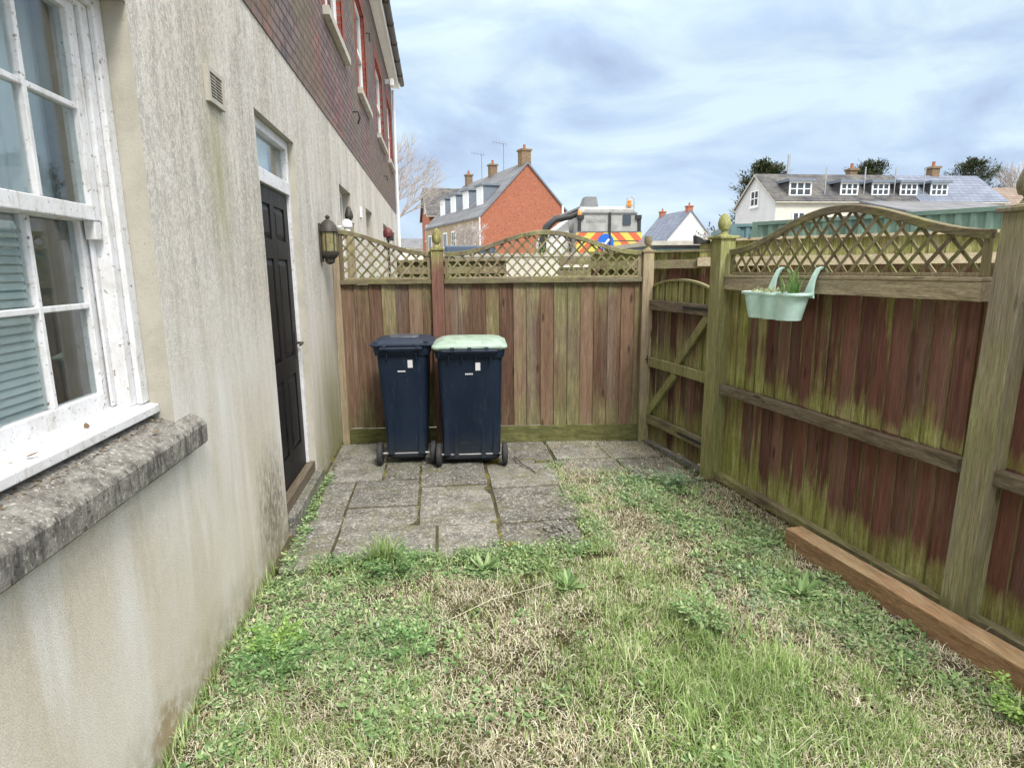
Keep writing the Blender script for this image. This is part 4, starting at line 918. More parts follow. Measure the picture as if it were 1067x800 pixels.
P_ = scatter(9000, lambda x, y: np.clip(.06+blob(x, y, 2.0, 1.95, .5, .7)+.5*blob(x, y, 2.6, 1.8, .4, .4)+.35*blob(x, y, .5, 1.9, .4, .5)+.3*blob(x, y, 1.1, 2.4, .4, .4), 0, 1)); N = len(P_)
tag(blades('long_grass', P_, rng.uniform(.06, .15, N), rng.uniform(.0025, .0048, N), rng.uniform(.3, 1.5, N), 'grass'), 'longer arching grass blades in the lush patch of lawn', 'grass', kind='stuff')
C_ = scatter(420, lambda x, y: .35+0*x); k_ = rng.integers(14, 40, len(C_)); C_ = np.repeat(C_, k_, 0); C_[:, 0] += rng.normal(0, .013, len(C_)); C_[:, 1] += rng.normal(0, .013, len(C_)); C_[:, 0] = np.maximum(C_[:, 0], .01); N = len(C_)
tag(blades('grass_clumps', C_, rng.uniform(.04, .095, N), rng.uniform(.002, .004, N), rng.uniform(.2, 1.3, N), 'grass'), 'small coarse grass clumps scattered over the lawn', 'grass', kind='stuff')
P_ = scatter(1500, lambda x, y: .7+0*x); N = len(P_); P_[:, 2] += .012
tag(blades('dead_stems', P_, rng.uniform(.08, .2, N), rng.uniform(.0015, .003, N), rng.uniform(1.35, 1.6, N), 'straw'), 'long dead grass stems lying flat across the lawn', 'dry grass', kind='stuff')
# leaf scraps gathered at the foot of the wall, fence and step
n_ = 900; q_ = rng.uniform(0, 1, n_); y_ = rng.uniform(1.5, 5.4, n_); P_ = np.stack([np.where(q_ < .35, np.where(y_ > 3.3, .06, .015)+rng.exponential(.02, n_), fence_x(y_)-.02-rng.exponential(.03, n_)), np.where(q_ < .35, y_, np.minimum(y_, 4.3)), np.full(n_, .012)], 1); N = len(P_)
tag(leaves('edge_litter', P_, rng.uniform(.008, .024, N), rng.uniform(.005, .013, N), rng.uniform(-.2, .6, N), 'litter'), 'dead leaf scraps gathered along wall and fence foot', 'leaf litter', kind='stuff')
n_ = 420; P_ = np.stack([rng.uniform(.1, 1.9, n_), rng.uniform(3.3, 5.6, n_), np.full(n_, .017)], 1); N = len(P_)
tag(leaves('paving_crumbs', P_, rng.uniform(.004, .014, N), rng.uniform(.003, .009, N), rng.uniform(-.1, .5, N), 'litter'), 'crumbs of soil and dead leaf lying on the paving', 'leaf litter', kind='stuff')
def clov(x, y):
    return np.clip(.09+.8*blob(x, y, .55, 3.12, .7, .13)+.75*blob(x, y, 1.25, 3.1, .3, .12)+.85*blob(x, y, 2.6, 4.25, .5, .25)+.6*blob(x, y, 2.75, 3.5, .35, .45)+.55*blob(x, y, 2.75, 2.8, .3, .5)+.5*blob(x, y, 3.0, 2.2, .18, .5)+.5*blob(x, y, .3, 2.6, .3, .3)+.35*blob(x, y, .75, 2.6, .4, .35)+.25*blob(x, y, 1.2, 1.8, .5, .4)+.9*(hash_noise(x, y, 3.3, 12)-.70), .0, 1)
def clumps(n, dens, nl, rad_, zr, lr, seed=0):
    """small leafy plants: nl leaflets on each crown"""
    C_ = scatter(n, dens); K = len(C_); k = rng.integers(nl[0], nl[1], K); idx = np.repeat(np.arange(K), k); R_ = rng.uniform(rad_[0], rad_[1], K)[idx]; Nn = len(idx)
    a = rng.uniform(0, 2*PI, Nn); q = np.sqrt(rng.uniform(0, 1, Nn)); P = C_[idx].copy(); P[:, 0] += np.cos(a)*q*R_; P[:, 1] += np.sin(a)*q*R_; P[:, 2] += zr*(1-q*.7)*R_*rng.uniform(.5, 1.2, Nn)+.006
    P[:, 0] = np.maximum(P[:, 0], .012); L_ = rng.uniform(lr[0], lr[1], Nn)*(.7+.6*(R_/rad_[1])); ok = P[:, 0] < fence_x(P[:, 1])-.02
    return P[ok], L_[ok], a[ok]
P_, L_, A_ = clumps(19000, clov, (7, 22), (.015, .05), .9, (.009, .02)); N = len(P_)
tag(leaves('ground_cover', P_, L_, L_*rng.uniform(.45, .8, N), rng.uniform(-.35, .7, N), 'clover', azi=A_), 'low clover and small leaved weeds spread over the lawn', 'ground cover', kind='stuff')
P_, L_, A_ = clumps(9500, lambda x, y: clov(x, y)*.8+.03, (6, 14), (.02, .055), 1.0, (.016, .034)); N = len(P_)
tag(leaves('broad_weeds', P_, L_*.85, L_*rng.uniform(.25, .5, N), rng.uniform(-.1, .8, N), 'weed_mid', azi=A_), 'broader light green weed leaves dotted over the lawn', 'ground cover', kind='stuff')
bl = lambda x, y: np.clip(.9*blob(x, y, 2.65, 4.3, .45, .3)+.4*blob(x, y, 2.9, 3.4, .2, .5)+.35*blob(x, y, 3.0, 2.4, .18, .5)+.4*blob(x, y, 2.6, 2.7, .25, .3)+.5*(hash_noise(x, y, 5.3, 19)-.78), 0, 1)
P_, L_, A_ = clumps(9000, bl, (7, 20), (.02, .05), 1.0, (.010, .022)); N = len(P_)
tag(leaves('low_weeds', P_, L_, L_*rng.uniform(.4, .7, N), rng.uniform(-.3, .8, N), 'clover_blue', azi=A_), 'blue green small leaved weeds by the gate and fence foot', 'ground cover', kind='stuff')
# growth creeping over the front and right edges of the paving
n_ = 260; x_ = rng.uniform(.1, 1.85, n_); P_ = np.stack([x_, 3.27+rng.normal(0, .045, n_)+.02, np.full(n_, .012)], 1); P_ = P_[clump(P_, 5, 77) > .28]
Q_ = np.stack([1.95+rng.normal(0, .05, 150), rng.uniform(3.25, 4.85, 150), np.full(150, .008)], 1); P_ = np.concatenate([P_, Q_[clump(Q_, 6, 78) > .4]]); C_ = np.repeat(P_, 14, 0); N = len(C_); C_ = C_+np.stack([rng.normal(0, .025, N), rng.normal(0, .02, N), rng.uniform(0, .03, N)], 1)
tag(leaves('edge_weeds', C_, rng.uniform(.01, .024, N), rng.uniform(.006, .014, N), rng.uniform(-.3, .8, N), 'clover'), 'leafy weeds creeping over the front edge of the paving', 'ground cover', kind='stuff')
n_ = 5200; e_ = rng.uniform(0, 1, n_); P_ = np.stack([np.where(e_ < .5, rng.uniform(.2, 1.9, n_), 1.93+rng.normal(0, .045, n_)), np.where(e_ < .5, 3.25+rng.normal(0, .04, n_), rng.uniform(3.2, 4.9, n_)), np.full(n_, .006)], 1); P_ = P_[rng.uniform(0, 1, n_) < np.where(P_[:, 1] > 3.35, .35, 1)]; N = len(P_)
tag(blades('edge_grass', P_, rng.uniform(.015, .055, N), rng.uniform(.002, .004, N), rng.uniform(.4, 1.7, N), 'grass'), 'grass blades flopping over the paving edges', 'grass', kind='stuff')
n_ = 1500; P_ = np.stack([1.99+rng.normal(0, .06, n_), rng.uniform(3.2, 4.9, n_), np.full(n_, .004)], 1); N = len(P_)
tag(blades('edge_thatch', P_, rng.uniform(.02, .06, N), rng.uniform(.0015, .0035, N), rng.uniform(.9, 2.0, N), 'straw'), 'dry thatch along the right hand edge of the paving', 'dry grass', kind='stuff')
P_ = scatter(9000, lambda x, y: .25+0*x); N = len(P_); P_[:, 2] += .008
tag(leaves('leaf_litter', P_, rng.uniform(.006, .02, N), rng.uniform(.004, .012, N), rng.uniform(-.2, .5, N), 'litter'), 'scraps of dead brown leaf scattered through the lawn', 'leaf litter', kind='stuff')
# moss and grass sprigs in the paving joints, plants along the step
jx, jy = [], []
for (x0, x1, y0, y1) in slabs:
    for k in range(60):
        e_ = random.choice((0, 1, 2, 3)); q_ = F2(0, 1)
        a_, b_ = ((x0+(x1-x0)*q_, y0-.01), (x0+(x1-x0)*q_, y1+.01), (x0-.01, y0+(y1-y0)*q_), (x1+.01, y0+(y1-y0)*q_))[e_]
        if hash_noise(np.array([a_]), np.array([b_]), 3, 31)[0] > (.66 if x0 < 1.9 else .3): jx.append(a_+F2(-.012, .012)); jy.append(b_+F2(-.012, .012))
P_ = np.stack([np.array(jx), np.array(jy), np.full(len(jx), .002)], 1); P_ = np.repeat(P_, 3, 0)+rng.uniform(-.008, .008, (len(P_)*3, 3))*np.array([1, 1, 0]); N = len(P_)
tag(blades('joint_grass', P_, rng.uniform(.008, .022, N), rng.uniform(.001, .003, N), rng.uniform(.1, 1.3, N), 'grass'), 'moss and tiny grass growing in the paving joints', 'moss', kind='stuff')
n_ = 700; y_ = rng.uniform(3.3, 4.85, n_); P_ = np.stack([.055+rng.uniform(-.03, .05, n_)+.03*(y_ < 4), y_, rng.uniform(.012, .05, n_)], 1); P_ = P_[hash_noise(P_[:, 0], P_[:, 1], 9, 3) > .25]; N = len(P_)
tag(leaves('step_weeds', P_, rng.uniform(.012, .03, N), rng.uniform(.008, .018, N), rng.uniform(-.2, .7, N), 'weed_mid'), 'strip of small bright leaves between door step and paving', 'ground cover', kind='stuff')
n_ = 9000; P_ = np.stack([rng.uniform(1.95, 3.0, n_), rng.uniform(4.6, 5.5, n_), rng.uniform(0.01, .02, n_)], 1); P_ = P_[(hash_noise(P_[:, 0], P_[:, 1], 5, 13) > .5)]; P_ = P_[P_[:, 0] < 2.88+(5.5-P_[:, 1])*.13]; N = len(P_)
tag(blades('path_moss', P_, rng.uniform(.006, .02, N), rng.uniform(.001, .003, N), rng.uniform(.3, 1.5, N), 'straw'), 'sparse dry growth over the worn slabs by the gate', 'moss', kind='stuff')
n_ = 700; y_ = rng.uniform(1.3, 3.3, n_); P_ = np.stack([rng.uniform(.0, .05, n_), y_, rng.uniform(0, .0, n_)], 1); N = len(P_)
tag(blades('wall_foot_grass', P_, rng.uniform(.03, .10, N), rng.uniform(.0015, .004, N), rng.uniform(.1, .8, N), 'grass'), 'longer grass blades against the foot of the house wall', 'grass', kind='stuff')

def weed(name, label, cat, x, y, kind, mat, size, n):
    """one plant: leaves radiating from a crown on short stems"""
    z = float(ground_z(np.array([x]), np.array([y]))[0]); t = thing(name, label, cat, (x, y, z))
    if kind == 'rosette':
        a = rng.uniform(0, 2*PI, n); r_ = rng.uniform(0, .012, n); P = np.stack([x+np.cos(a)*r_, y+np.sin(a)*r_, z+rng.uniform(.004, .02, n)], 1)
        leaves('foliage', P, rng.uniform(.5, 1.1, n)*size, rng.uniform(.16, .26, n)*size, rng.uniform(.1, .95, n), mat, azi=a, parent=t, off=(x, y, z))
    elif kind == 'tuft':
        P = np.stack([x+rng.normal(0, .03, n), y+rng.normal(0, .02, n), np.full(n, z)], 1)
        blades('foliage', P, rng.uniform(.6, 1.2, n)*size, rng.uniform(.003, .006, n), rng.uniform(.15, 1.15, n), mat, parent=t, off=(x, y, z))
    else:   # lobed: many leaflets on arching stems
        P = []; A = []
        ns = max(8, n//16); st = MB()
        for k in range(ns):
            a = F2(0, 2*PI); ll = size*F2(.5, 1.1); h = ll*F2(.3, .75)
            pts = [Vector((x, y, z)), Vector((x+math.cos(a)*ll*.4, y+math.sin(a)*ll*.4, z+h*.8)), Vector((x+math.cos(a)*ll, y+math.sin(a)*ll, z+h))]
            st.tube(pts, .0012, 3)
            for q in range(16):
                tt = F2(.35, 1); p = pts[1].lerp(pts[2], (tt-.35)/.65); P.append((p.x+F2(-.012, .012), p.y+F2(-.012, .012), p.z+F2(-.004, .006))); A.append(a+F2(-1.3, 1.3))
        st.build('stems', mat, t); N = len(P)
        leaves('foliage', np.array(P), rng.uniform(.012, .026, N), rng.uniform(.006, .013, N), rng.uniform(-.3, .6, N), mat, azi=np.array(A), parent=t, off=(x, y, z))
    return t
random.seed(8)
weed('leafy_weed', 'bright lime green lobed weed near the house wall foot', 'weed', .24, 2.50, 'lobed', 'weed_bright', .13, 620)
weed('leafy_weed', 'darker spreading weed just in front of the lime green weed', 'weed', .26, 2.36, 'lobed', 'weed_dark', .17, 620)
weed('grass_tuft', 'tall pale grass tuft overhanging the front edge of the paving', 'grass tuft', .63, 3.26, 'tuft', 'grass', .19, 330)
weed('leafy_weed', 'lobed green weed under the tall grass tuft at the paving edge', 'weed', .70, 3.16, 'lobed', 'weed_dark', .17, 600)
weed('rosette_weed', 'light green rosette weed at the middle of the paving front edge', 'weed', 1.20, 3.13, 'rosette', 'weed_mid', .11, 46)
weed('rosette_weed', 'pale rosette weed on the lawn just right of the paving corner', 'weed', 1.62, 2.86, 'rosette', 'weed_mid', .10, 40)
weed('leafy_weed', 'rounded mid green weed clump at the top of the lush grass patch', 'weed', 2.18, 2.45, 'lobed', 'weed_mid', .16, 620)
weed('leafy_weed', 'dark clump of lobed leaves in the middle left of the lawn', 'weed', .82, 2.42, 'lobed', 'weed_dark', .15, 480)
weed('rosette_weed', 'broad leaved rosette weed beside the long timber', 'weed', 2.78, 2.62, 'rosette', 'weed_mid', .12, 34)
weed('leafy_weed', 'fresh green weed clump against the timber in the lower right corner', 'weed', 3.10, 1.72, 'lobed', 'weed_bright', .14, 520)
weed('leafy_weed', 'blue green weed clump in front of the gate post', 'weed', 2.75, 4.28, 'lobed', 'clover_blue', .17, 520)
mb = MB(); mb.tube([(.95, 2.55, .045), (1.2, 2.72, .05), (1.45, 2.82, .04), (1.6, 2.9, .03)], [.001, .0016, .0016, .001], 5); tag(mb.build('dry_stalk', 'straw'), 'long thin dry stalk lying across the left of the lawn', 'stalk')
for k, (x_, y_, r_, lab) in enumerate(((-.08, 1.62, .6, 'small grey dead leaf on the white timber window sill'), (-.085, 1.92, 2.2, 'curled reddish dead leaf on the white timber window sill'), (.0, 2.12, 1.0, 'brown dead leaf on the stone sill by the reveal'))):
    z_ = 1.19 if k < 2 else 1.112; V = leaves_v(np.array([[x_, y_, z_+.002]]), np.array([.035]), np.array([.016]), np.array([.25]), np.array([r_]))
    tag(np_mesh('dead_leaf', V, 7, [], LEAF_T, 1, 'litter'), lab, 'dead leaf')
# debris between the two sills
n_ = 420; P_ = np.stack([rng.uniform(-.09, -.03, n_), rng.uniform(1.1, 2.3, n_), rng.uniform(1.118, 1.13, n_)], 1); leaves_o = leaves('sill_debris', P_, rng.uniform(.005, .02, n_), rng.uniform(.004, .01, n_), rng.uniform(-.2, .5, n_), 'litter'); tag(leaves_o, 'dirt and leaf scraps caught between window and stone sill', 'debris', kind='stuff')
n_ = 130; P_ = np.stack([1.72+rng.normal(0, .07, n_), 3.55+rng.normal(0, .12, n_), rng.uniform(.016, .03, n_)], 1)
tag(leaves('slab_debris', P_, rng.uniform(.015, .035, n_), rng.uniform(.01, .022, n_), rng.uniform(-.2, .5, n_), 'paving'), 'crumbled stone flakes on the broken corner of the paving', 'debris', kind='stuff')

# ================================================================== BEYOND THE YARD
# neighbour's side: posts, lamps by the house wall
t = thing('fence_post', 'dark acorn topped post against the house wall behind the lantern', 'post', (.06, 6.9, 0))
mb = MB(); mb.box(.02, .10, 6.86, 6.94, 0, 2.16); p_ = mb.build('post', 'post_plain', t); mb = MB(); finial(mb, Vector((.06, 6.9, 0)), 2.16, .045, .19); mb.build('finial', 'bronze', t)
t = thing('wall_light', 'small white domed light on the neighbouring house wall', 'light', (.0, 6.5, 2.05))
mb = MB(); mb.lathe((.09, 6.5, 0), [(.05, 2.10), (.055, 2.12), (.045, 2.16), (.02, 2.18), (0, 2.182)], 14); mb.build('dome', 'white', t); mb = MB(); mb.lathe((.09, 6.5, 0), [(.0, 2.02), (.03, 2.025), (.032, 2.10)], 12); mb.box(0, .09, 6.49, 6.51, 2.1, 2.12); mb.build('mount', 'white', t)
t = thing('feeder_pole', 'maroon hooded bird feeder on a thin pole behind the trellis', 'bird feeder', (.46, 7.0, 0))
MB().tube([(.46, 7.0, 0), (.46, 7.0, 2.04)], .012).build('pole', 'black_metal', t)
mb = MB(); mb.lathe((.46, 7.0, 2.06), [(0, -.045), (.05, -.03), (.055, 0), (.05, .04), (.02, .07), (0, .075)], 14); mb.build('hood', 'maroon', t)
mb = MB(); mb.box(.44, .52, 6.97, 7.05, 1.99, 2.05); mb.build('body', 'black_metal', t, .005)

def simple_fence(label, A, B, z0, z1, mat, railz, capmat='rail_x', post_n=2, rail_o=.05):
    fr = Fr(A, B); t = thing('garden_fence', label, 'fence', tuple(fr.P(fr.L/2, 0, 0)))
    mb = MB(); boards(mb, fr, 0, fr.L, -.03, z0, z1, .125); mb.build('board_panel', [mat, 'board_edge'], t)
    for z in railz: mb = MB(); mb.bar(fr.P(0, rail_o, z), fr.P(fr.L, rail_o, z), .09, .06, tuple(fr.n), seg=8, jit=.003); mb.build('rail', capmat, t)
    mb = MB(); mb.bar(fr.P(0, 0, z1+.01), fr.P(fr.L, 0, z1+.01), .025, .07, tuple(fr.n)); mb.build('capping_rail', capmat, t)
    for k in range(post_n+1):
        s = fr.L*k/post_n; mb = MB(); mb.bar(fr.P(s, .08, 0), fr.P(s, .08, z1+.03), .1, .08); mb.build('post', 'post_plain', t)
    return t
simple_fence('neighbouring fence with pale rails seen through the near trellis', (3.75, 6.2), (6.6, 4.1), .1, 1.93, 'board_far', (.8, 1.72), 'rail_y', 2)
simple_fence('short red brown fence panel seen over the arched gate', (2.75, 6.9), (3.86, 6.18), .1, 1.83, 'board_far', (.8, 1.70), 'rail_x', 1)
simple_fence('low mossy board fence behind the trellis left of the red fence post', (.45, 8.4), (1.9, 8.1), .1, 1.78, 'gravel_board', (1.66,), 'lattice', 2)
simple_fence('mossy fence with dark gaps and pale rail behind the right trellis half', (2.6, 8.0), (3.9, 7.8), .1, 1.66, 'board_far', (1.76, 1.6), 'rail_x', 2)
t = thing('garden_wall', 'low cream rendered wall seen through the back fence trellis', 'wall', (2.6, 12, 0))
MB().box(.9, 4.6, 12, 12.2, -.1, 1.92).build('wall', 'cream_wall', t); MB().box(.88, 4.62, 11.96, 12.24, 1.92, 1.98).build('coping', 'sill_far', t)

# garages
t = thing('garage', 'teal doored garage row with flat pale roof behind the gate', 'garage', (7.2, 14.2, 0))
MB().box(6.1, 9.5, 14.1, 18, 0, 2.2).build('wall', 'grey_metal', t); MB().box(6.0, 9.6, 13.95, 18.1, 2.2, 2.30).build('roof', 'sill_far', t)
for x_ in (6.15, 7.4, 8.28):
    mb = MB(); mb.box(x_, x_+1.2, 14.05, 14.099, .05, 2.12)
    for k in range(8): mb.box(x_+.04+k*.145, x_+.14+k*.145, 14.035, 14.05, .1, 2.07)
    mb.build('door', 'teal', t)
MB().tube([(7.0, 12.2, 0), (7.0, 12.2, 2.62)], .05).build('marker_post', 'grey_metal'); tag(bpy.data.objects['marker_post'], 'grey post standing in front of the teal garages', 'post')

def container(label, A, B, mat, depth, h=2.59, doors=False):
    fr = Fr(A, B); t = thing('shipping_container', label, 'shipping container', tuple(fr.P(fr.L/2, -depth/2, 0)))
    mb = MB(); Lc = fr.L; x = .12; prof = []
    while x < Lc-.3: prof += [(x, 0), (x+.07, 0), (x+.105, -.036), (x+.175, -.036)]; x += .21+.0; 
    prof.append((Lc-.1, 0)); vs = []
    for (s_, o_) in prof: vs += [fr.P(s_, o_-.02, .16), fr.P(s_, o_-.02, h-.07)]
    mb.add(vs, [(2*i, 2*i+2, 2*i+3, 2*i+1) for i in range(len(prof)-1)])
    fr.box(mb, .05, Lc-.05, -depth+.02, -.12, .1, h-.03); mb.build('corrugated_side', mat, t)
    mb = MB()
    for s_ in (0, Lc-.12): fr.box(mb, s_, s_+.12, -.13, 0, 0, h); fr.box(mb, s_, s_+.12, -depth, -depth+.13, 0, h)
    fr.box(mb, .12, Lc-.12, -.1, .001, h-.07, h); fr.box(mb, .12, Lc-.12, -.1, .001, 0, .16); fr.box(mb, .12, Lc-.12, -depth, -.1, h-.02, h-.005); fr.box(mb, .0, .1, -depth+.13, -.13, h-.12, h-.001); mb.build('frame', mat, t)
    if doors:
        mb = MB()
        for s_ in (Lc*.2, Lc*.4, Lc*.6, Lc*.8): mb.tube([fr.P(s_, .03, .2), fr.P(s_, .03, h-.15)], .018)
        mb.build('lock_bar', 'steel', t)
    return t
container('long grey green corrugated shipping container behind the right trellis', (7.54, 12.2), (7.54+.605*7.2, 12.2-.796*7.2), 'container_green', 2.44)
container('teal shipping container end with door bars behind the finial post', (7.95, 13.9), (10.2, 13.2), 'container_blue', 3.5, 2.68, True)

# hedge behind trellis: shrub things
def shrub(label, x, y, z0, rx, rz, n, mat='hedge', name='shrub', lf=.06):
    t = thing(name, label, 'shrub', (x, y, 0)); d = rng.normal(0, 1, (n, 3)); d /= np.linalg.norm(d, axis=1)[:, None]; r_ = rng.uniform(.35, 1, n)**.5*(1+.25*(hash_noise(d[:, 0]*2+5, d[:, 2]*2+5, 2.5, 3)-.5))
    P = np.stack([x+d[:, 0]*rx*r_, y+d[:, 1]*rx*r_, z0+rz+d[:, 2]*rz*r_], 1)
    leaves('foliage', P, rng.uniform(.6, 1.3, n)*lf, rng.uniform(.4, .7, n)*lf, rng.uniform(-.8, .9, n), mat, parent=t, off=(x, y, 0))
    m = MB()
    for k in range(5): a = k*1.3; m.tube([(x, y, 0), (x+.1*math.cos(a), y+.1*math.sin(a), z0*.7), (x+rx*.5*math.cos(a), y+rx*.5*math.sin(a), z0+rz)], [.03, .02, .008], 5)
    m.build('stems', 'bark', t); return t
shrub('green bush beyond the cream wall seen through the trellis peak', 3.6, 14.2, 1.1, .8, .6, 900)
shrub('dark bush low behind the trellis by the house wall', .35, 7.6, 1.0, .3, .33, 500, 'weed_dark', lf=.04)

# parked van
def van(label, x, y, mat):
    t = thing('parked_van', label, 'van', (x, y, 0)); w_ = 1.8
    mb = MB(); mb.prism([(x-.9, y, .35), (x-.9, y, 1.9), (x-.9, y+.15, 2.55), (x-.9, y+3.6, 2.6), (x-.9, y+4.3, 1.7), (x-.9, y+5.1, 1.4), (x-.9, y+5.2, .4)], (w_, 0, 0)); b_ = mb.build('body', mat, t, .06)
    mb = MB(); mb.hexa([(x-.75, y-.005, 1.55), (x+.75, y-.005, 1.55), (x+.75, y+.03, 1.55), (x-.75, y+.03, 1.55), (x-.68, y+.10, 2.35), (x+.68, y+.10, 2.35), (x+.68, y+.14, 2.35), (x-.68, y+.14, 2.35)]); mb.build('window', 'glass_dark', t)
    for sx in (-.8, .8):
        MB().box(x+sx-.06, x+sx+.06, y-.02, y+.05, .9, 1.3).build('tail_light', 'red_refl', t)
        for yy in (y+.9, y+4.2): MB().lathe((x+sx*1.06-.1, yy, .34), [(0, 0), (.34, 0), (.34, .2), (0, .2)], 20, 'x').build('wheel', 'rubber', t)
    return t
van('dark blue van parked beyond the yard left of the trellis peak', 2.2, 22, 'van_blue')

# street sweeper truck
TX, TY = 6.72, 20.0
T = thing('sweeper_truck', 'cream road sweeper truck with red and yellow chevrons on its rear', 'truck', (TX, TY+2.5, 0))
mb = MB()
def bodyring(y, hw, hwt, z0, z1): return [(TX-hw, y, z0), (TX+hw, y, z0), (TX+hw, y, z0+.9), (TX+hwt, y, z1-.12), (TX+hwt-.12, y, z1), (TX-hwt+.12, y, z1), (TX-hwt, y, z1-.12), (TX-hw, y, z0+.9)]
mb.loft([bodyring(TY, 1.15, .93, .9, 3.62), bodyring(TY+.4, 1.17, .98, .8, 3.74), bodyring(TY+3.4, 1.17, .98, .8, 3.74), bodyring(TY+3.6, 1.1, .9, .8, 3.5)], smooth=False); mb.build('body', 'truck_cream', T, .03)
mb = MB(); mb.box(TX-1.08, TX+1.08, TY+3.8, TY+5.4, .7, 2.7); mb.build('cab', 'truck_cream', T, .08)
mb = MB(); mb.box(TX-1.1, TX+1.1, TY+3.9, TY+5.0, 1.7, 2.4); mb.build('window', 'glass_dark', T)
def slab_on_rear(pts, mat, name, dy=.03):   # pts in (x,z); the rear door leans in slightly above 1.8 m
    m = MB(); m.prism([(TX+x, TY-.012, z) for x, z in pts], (0, -dy, 0)); return m.build(name, mat, T)
cv = MB(); cy_ = MB(); z0, z1 = 1.05, 2.86
def clip_poly(poly, x0, x1, z0, z1):
    for (ax, lim, sg) in ((0, x0, 1), (0, x1, -1), (1, z0, 1), (1, z1, -1)):
        out = []
        for i in range(len(poly)):
            a, b = poly[i], poly[(i+1) % len(poly)]; ia, ib = sg*(a[ax]-lim) >= 0, sg*(b[ax]-lim) >= 0
            if ia: out.append(a)
            if ia != ib: t_ = (lim-a[ax])/(b[ax]-a[ax]); out.append((a[0]+(b[0]-a[0])*t_, a[1]+(b[1]-a[1])*t_))
        poly = out
        if not poly: return []
    return poly
for (xa, xb, sg) in ((-1.12, -.04, 1), (.04, 1.12, -1)):
    for (za, zb) in ((1.05, 2.56), (2.60, 2.86)):
        k = 0; s = -3.0
        while s < 3.0:
            if sg == 1: poly = [(s, z0), (s+.28, z0), (s+.28+1.7, z1), (s+1.7, z1)]
            else: poly = [(s, z0), (s+.28, z0), (s+.28-1.7, z1), (s-1.7, z1)]
            p = clip_poly(poly, xa, xb, za, zb)
            if len(p) >= 3: (cv if k % 2 else cy_).prism([(TX+x, TY-.012, z) for x, z in p], (0, -.02, 0))
            k += 1; s += .28
cv.build('chevron_panel', 'red_refl', T); cy_.build('chevron_panel', 'yellow_refl', T)
slab_on_rear([(-1.1, 2.865), (1.1, 2.865), (1.1, 2.9), (-1.1, 2.9)], 'grey_metal', 'trim')
slab_on_rear([(-.035, 1.0), (.035, 1.0), (.035, 3.5), (-.035, 3.5)], 'black_metal', 'centre_bar', .06)
slab_on_rear([(.45, 3.1), (.72, 3.1), (.72, 3.42), (.45, 3.42)], 'glass_dark', 'window')
slab_on_rear([(-.95, 3.46), (.95, 3.46), (.93, 3.50), (-.93, 3.50)], 'grey_metal', 'trim')
mb = MB(); mb.lathe((TX-.13, TY-.07, 2.55), [(0, 0), (.27, 0), (.27, .02), (0, .02)], 30, 'y'); sg_ = mb.build('arrow_sign', 'blue_sign', T)
mb = MB(); mb.bar((TX-.02, TY-.08, 2.64), (TX-.22, TY-.08, 2.42), .07, .01, (0, 1, 0)); mb.prism([(TX-.30, TY-.075, 2.34), (TX-.10, TY-.075, 2.40), (TX-.26, TY-.075, 2.55)], (0, -.01, 0)); mb.build('arrow', 'white', sg_)
for sx in (-1, 1):
    mb = MB(); mb.box(TX+sx*.98-.1, TX+sx*.98+.1, TY-.08, TY+.1, 3.28, 3.42); mb.box(TX+sx*1.02-.05, TX+sx*1.02+.05, TY-.05, TY+.05, 2.9, 3.28); mb.build('rear_lamp', 'black_metal', T, .01)
mb = MB(); mb.lathe((TX+.72, TY+.2, 3.72), [(.11, 0), (.11, .05), (.07, .07), (.07, .17), (.04, .2), (0, .2)], 16); mb.build('beacon', 'orange', T)
mb = MB(); mb.lathe((TX-.98, TY+.1, 3.42), [(.08, 0), (.07, .12), (.03, .16), (0, .16)], 14); mb.build('beacon', 'orange', T)
mb = MB(); mb.tube([(TX+.6, TY+.05, 3.6), (TX+.6, TY+.05, 3.95), (TX+.72, TY+.05, 4.03), (TX+.84, TY+.05, 3.95), (TX+.84, TY+.05, 3.6)], .018); mb.build('beacon_guard', 'steel', T)
mb = MB(); mb.tube([(TX-2.2, TY+.4, 1.2), (TX-2.18, TY+.4, 2.6), (TX-2.05, TY+.4, 3.05), (TX-1.75, TY+.4, 3.32), (TX-1.2, TY+.5, 3.42), (TX-.5, TY+.7, 3.75)], [.13, .13, .13, .12, .11, .1], 14); mb.build('suction_hose', 'black_metal', T)
mb = MB(); mb.bar((TX-1.6, TY+.4, 3.42), (TX-.55, TY+.6, 3.86), .12, .07); mb.bar((TX-1.2, TY+.45, 3.4), (TX-.55, TY+.55, 3.72), .06, .05); mb.hexa([(TX-.85, TY+.3, 3.7), (TX-.3, TY+.3, 3.7), (TX-.3, TY+.9, 3.7), (TX-.85, TY+.9, 3.7), (TX-.72, TY+.35, 4.05), (TX-.36, TY+.35, 4.05), (TX-.36, TY+.85, 4.05), (TX-.72, TY+.85, 4.05)]); mb.build('boom', 'grey_metal', T, .01)
mb = MB(); mb.prism([(TX-2.2, TY+.8, 1.0), (TX-1.2, TY+.8, 1.0), (TX-1.18, TY+.8, 3.36), (TX-2.05, TY+.8, 2.72)], (0, 1.6, 0)); mb.build('side_hopper', 'truck_white', T, .03)
for yy in (TY+.9, TY+4.4):
    for sx in (-1, 1): MB().lathe((TX+sx*.98-.14, yy, .5), [(0, 0), (.46, 0), (.5, .05), (.5, .23), (.46, .28), (0, .28)], 26, 'x').build('wheel', 'rubber', T)
cu = bpy.data.curves.new('maker_lettering', 'FONT'); cu.body = 'BUCHER'; cu.size = .15; cu.extrude = .004; cu.align_x = 'CENTER'; cu.space_character = 1.25
cu.materials.append(M['grey_metal']); to = bpy.data.objects.new('lettering_source', cu); COL.objects.link(to); bpy.context.view_layer.update()
